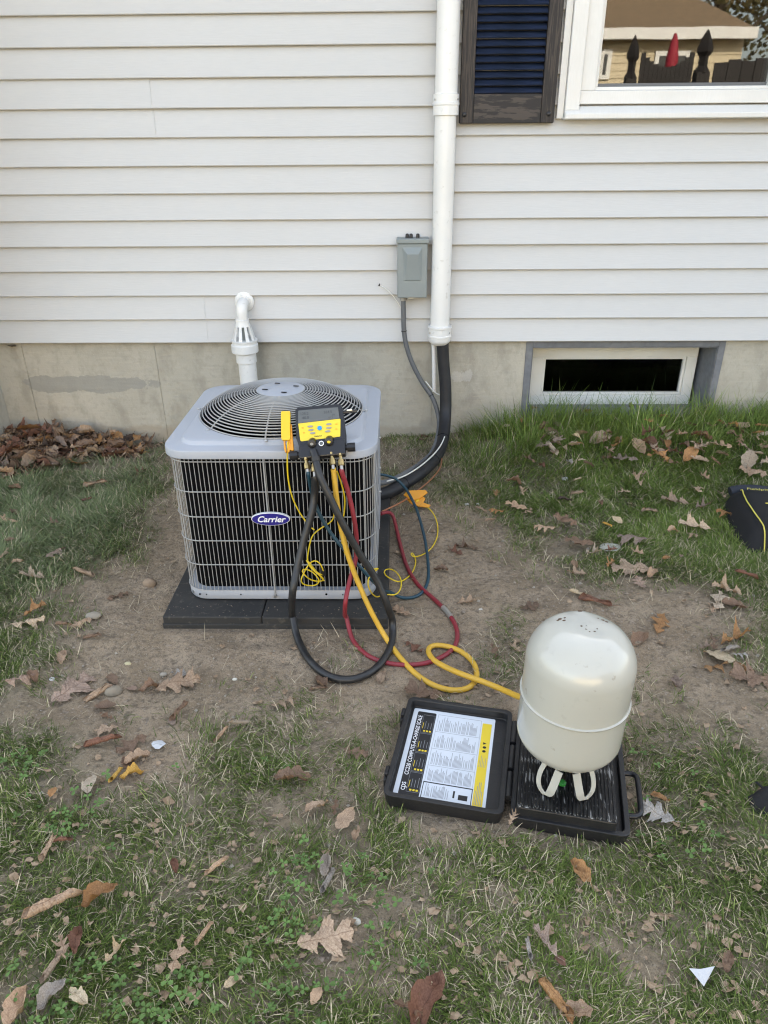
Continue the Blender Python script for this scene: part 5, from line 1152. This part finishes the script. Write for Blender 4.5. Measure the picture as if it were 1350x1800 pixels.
# straw and dead blades lying flat
N = 90000; x = RNG.uniform(-2.2, 2.2, N); y = RNG.uniform(-2.9, -.03, N); d = density(x, y); s = fbm(x*5+40, y*5, 61, 3); inf, _, _ = inframe(x, y)
pp = np.clip((.16+.9*np.minimum(d, .55))*np.clip((s-.42)*4, .08, 1), 0, 1)*np.where(inf, .75, .2)
# thatch beside the unit's left and behind it
th = np.exp(-(((x+.86)/.16)**2+((y+.62)/.12)**2))+np.exp(-(((x-.02)/.12)**2+((y+.22)/.15)**2)); pp = np.clip(pp+th*.8, 0, 1)
keep = (RNG.random(N) < pp) & free(x, y); x, y = x[keep], y[keep]; n = len(x)
blades('straw', x, y, .018+.045*RNG.random(n)**1.6, .0010+.0010*RNG.random(n), RNG.uniform(0, 6.283, n), np.full(n, 1.5)+RNG.uniform(-.25, .1, n), np.array([.54,.46,.32])*(.45+.75*RNG.random((n, 1))), 'dead straw lying on the soil', curve=.1)
print('STRAW', n)
# tall stalks in front of the cellar window
tp = [(1165, 745, .30, -.10), (1135, 735, .22, .02), (1012, 745, .19, .0), (1232, 740, .16, .2), (905, 745, .15, -.1), (1060, 750, .2, .15), (1255, 735, .24, .55), (1020, 742, .17, .1)]
xs = []; hs_ = []; azs = []; ls = []
for (a, b_, hh, ln) in tp:
    P = G(a, b_, 0); xs.append((P.x, P.y)); hs_.append(hh); azs.append(0 if ln >= 0 else math.pi); ls.append(abs(ln)+.05)
xs = np.array(xs); blades('tall_grass_stalks', xs[:,0], xs[:,1], np.array(hs_), np.full(len(xs), .0026), np.array(azs), np.array(ls), np.tile(np.array([[.05,.075,.03]]), (len(xs), 1)), 'tall thin grass stalks')
# clover
N = 30000; x = RNG.uniform(-2.0, 1.6, N); y = RNG.uniform(-2.9, -1.0, N); inf, px, py = inframe(x, y); d = density(x, y); s = fbm(x*5.5, y*5.5, 71, 3)
zone = ((px < 760) & (py > 1330)) | ((px > 1000) & (py > 1250)); wgt = np.where(px < 700, 1.0, .30)
pp = np.clip((s-.50)*5, 0, 1)*np.clip(d*2, 0, 1)*zone*wgt; keep = (RNG.random(N) < pp*.55) & free(x, y) & inf
x, y = x[keep], y[keep]; n = min(len(x), 3600); x, y = x[:n], y[:n]; z = gz(x, y)+RNG.uniform(.012, .032, n)
V = []; F = []; C = []
for i in range(n):
    a0 = random.uniform(0, 6.28); r_ = random.uniform(.0035, .0068); tx, ty = random.uniform(-.35, .35), random.uniform(-.35, .35); k_ = random.uniform(.7, 1.3)
    col = (.10*k_, .165*k_, .05*k_)
    for l in range(3):
        a = a0+l*2.094; n0 = len(V)
        for (u, v, w_) in ((0, 0, 0), (.7, -.55, .22), (1.5, -.62, .28), (1.75, 0, .05), (1.5, .62, .28), (.7, .55, .22)):
            lx, ly = (u*math.cos(a)-v*math.sin(a))*r_, (u*math.sin(a)+v*math.cos(a))*r_
            V.append((x[i]+lx, y[i]+ly, z[i]+w_*r_+lx*tx+ly*ty)); C.append((*col, 1))
        F += [(n0, n0+1, n0+2, n0+3), (n0, n0+3, n0+4, n0+5)]
me = bpy.data.meshes.new('clover'); me.from_pydata(V, [], F); at = me.color_attributes.new('Col', 'FLOAT_COLOR', 'POINT'); at.data.foreach_set('color', np.array(C, np.float32).reshape(-1))
o = link('clover', me, mat=M['grass']); o['kind'] = 'stuff'; o['label'] = 'low clover leaves among the grass'
print('CLOVER', n)
# ------------------------------------------------------------------ yard behind the camera (seen mirrored in the window)
def mir(px, py, Y): P = atY(px, py, Y); return Vector((P.x, -Y, P.z))
HY = 17.0
pa, pb2 = mir(1321, 58, HY), mir(1274, 5, HY+3)
nh = thing('neighbour_house', (pa.x-6, -HY, 0), 'sunlit beige clapboard house with brown hipped roof across the yard behind the camera', 'house')
ex1 = pa.x; ex0 = ex1-15; ez = pa.z; wx1 = mir(1306, 80, HY).x; wx0 = wx1-14.2
b = MB(); b.box(wx0, wx1, -HY-8, -HY-.02, -.1, ez-.05); b.build('wall', M['nsiding'], nh)
kz = 0; z = .35
cm = MB(); cm.prism([(-HY-.02, 0), (-HY+.022, .0), (-HY-.0, .155), (-HY-.02, .155)], wx0-.01, wx1+.01); cm.v = [(v[2], v[0], v[1]) for v in cm.v]; cmm = cm.mesh('clapboard', M['nsiding'])
while z < ez-.2: link('clapboard', cmm, nh, Matrix.Translation((0, 0, z))); z += .155
b = MB(); rz = max(pb2.z, ez+1.8); b.add([(ex0, -HY+.35, ez+.06), (ex1, -HY+.35, ez+.06), (ex1, -HY-8.3, ez+.06), (ex0, -HY-8.3, ez+.06), (ex0+3.4, -HY-3.9, rz), (ex1-1.6, -HY-3.9, rz)], [(0,1,5,4), (1,2,5), (2,3,4,5), (3,0,4), (3,2,1,0)]); b.build('roof', M['roof'], nh)
b = MB(); b.box(ex0, ex1, -HY+.351, -HY+.40, ez-.14, ez+.09); b.build('gutter', M['trim'], nh)
for (l, r_, tp_, bt) in ((1152, 1208, 90, 128), (1040, 1070, 88, 140)):
    A = mir(l, tp_, HY); B_ = mir(r_, bt, HY); fr = MB(); fr.box(A.x, B_.x, -HY+.023, -HY+.07, B_.z, A.z); f_ = fr.build('window', M['trim'], nh)
    wd = (B_.x-A.x)
    for k in range(2):
        g = MB(); g.box(A.x+.09+k*(wd/2-.03), A.x+wd/2-.05+k*(wd/2-.05), -HY+.071, -HY+.075, B_.z+.09, A.z-.10); g.build('pane', M['lcdd'], f_)
FYD = 6.0
fn = thing('fence_gate', (mir(1190, 120, FYD).x, -FYD, 0), 'dark wooden fence gate with scalloped top and gothic post caps behind the camera', 'fence')
def post(px, ptop, wpx):
    c_ = mir(px, ptop, FYD); w_ = wpx*(FYD+CD)/CF*.72; x = c_.x; z = c_.z
    b = MB(); b.box(x-w_/2, x+w_/2, -FYD-w_, -FYD, -.1, z-.40); p_ = b.build('post', M['fence'], fn)
    b = MB(); s = w_/2
    prof = [(s*1.35, z-.40), (s*.75, z-.34), (s*.75, z-.25), (s*1.25, z-.21), (s*1.2, z-.17), (s*.8, z-.09), (s*.25, z-.02), (.002, z)]
    b.lathe(prof, 4, (x, -FYD-s, 0)); b.build('post_cap', M['fence'], p_)
    return x
xa = post(1121, 60, 21); xb = post(1252, 49, 27)
zt0 = mir(1190, 117, FYD).z
n = 12
for i in range(n):
    x0_, x1_ = xa+.09+(xb-xa-.2)*i/n, xa+.09+(xb-xa-.2)*(i+1)/n-.003; t = (i+.5)/n*2-1
    b = MB(); b.box(x0_, x1_, -FYD-.06, -FYD-.035, .03, zt0+.16*t*t); b.build('board', M['fence'], fn)
b = MB(); b.box(xa, xb, -FYD-.034, -FYD+.0, .35, .45); b.build('rail', M['fence'], fn)
b = MB(); b.box(xa, xb, -FYD-.034, -FYD+.0, zt0-.35, zt0-.25); b.build('rail', M['fence'], fn)
fp_ = thing('board_fence', (xb+1, -FYD, 0), 'plain dark board fence continuing beside the gate behind the camera', 'fence')
x = xb+.12; i = 0
while x < xb+3.4:
    b = MB(); b.box(x, x+.138, -FYD-.06, -FYD-.035, .03, zt0+.03+.02*(i % 2)+.05*(x-xb)); b.build('board', M['fence'], fp_); x += .145; i += 1
b = MB(); b.box(xb+.12, xb+3.4, -FYD-.034, -FYD, zt0-.35, zt0-.25); b.build('rail', M['fence'], fp_)
UYD = 11.0; ut = mir(1188, 58, UYD); ub = mir(1181, 115, UYD)
um = thing('closed_umbrella', (ut.x, -UYD, 0), 'closed red patio umbrella standing in the neighbouring yard behind the fence', 'umbrella')
b = MB(); b.lathe([(.08, ub.z-.5), (.11, ub.z-.35), (.10, ub.z+.1), (.06, ut.z-.12), (.02, ut.z)], 14, (ut.x, -UYD, 0)); b.build('canopy', M['red'], um, smooth=40)
b = MB(); b.lathe([(.022, 0), (.022, ub.z-.45)], 10, (ut.x, -UYD, 0)); b.build('pole', M['bark'], um)
b = MB(); b.lathe([(.28, 0), (.28, .05), (.05, .10)], 16, (ut.x, -UYD, 0)); b.build('base', M['fence'], um)
def tree(x, y, hh, cr, seed, label):
    rg = random.Random(seed); t = thing('tree', (x, y, 0), label, 'tree', 'trees beyond the neighbouring house')
    b = MB(); b.tube(spline([(x, y, -.2), (x+.1, y, hh*.3), (x-.1, y+.1, hh*.6), (x, y, hh*.9)], .5), [.22]*0 or .16, 8)
    for k in range(7):
        a = rg.uniform(0, 6.28); z0 = hh*rg.uniform(.35, .7); b.tube([(x, y, z0), (x+math.cos(a)*cr*.4, y+math.sin(a)*cr*.4, z0+cr*.4), (x+math.cos(a)*cr*.8, y+math.sin(a)*cr*.8, z0+cr*.7)], [.07,.05,.02], 6)
    b.build('trunk', M['bark'], t, smooth=60)
    c_ = MB(); cl = [(rg.gauss(0, cr*.45), rg.gauss(0, cr*.45), hh*.68+rg.gauss(0, cr*.42)) for _ in range(26)]
    for i in range(2600):
        q_ = rg.choice(cl); p = Vector((x+q_[0]+rg.gauss(0, .42), y+q_[1]+rg.gauss(0, .42), q_[2]+rg.gauss(0, .35))); u = Vector((rg.gauss(0,1), rg.gauss(0,1), rg.gauss(0,1))).normalized()*.10; v = u.orthogonal().normalized()*.07
        c_.add([p-u, p+v, p+u, p-v], [(0,1,2,3)])
    c_.build('crown', M['foliage'], t)
tree(ex1+1.5, -HY-6, 9, 2.6, 1, 'autumn tree right of the house across the yard, nearest the roof edge')
tree(ex1-4, -HY-13, 11, 3.2, 2, 'tall autumn tree rising directly behind the roof of the house across the yard')
tree(ex1+5.5, -HY-10, 10, 3.0, 3, 'autumn tree farthest right beyond the house across the yard')
tree(ex1-10, -HY-13, 12, 3.4, 4, 'autumn tree behind the far left end of the house across the yard')
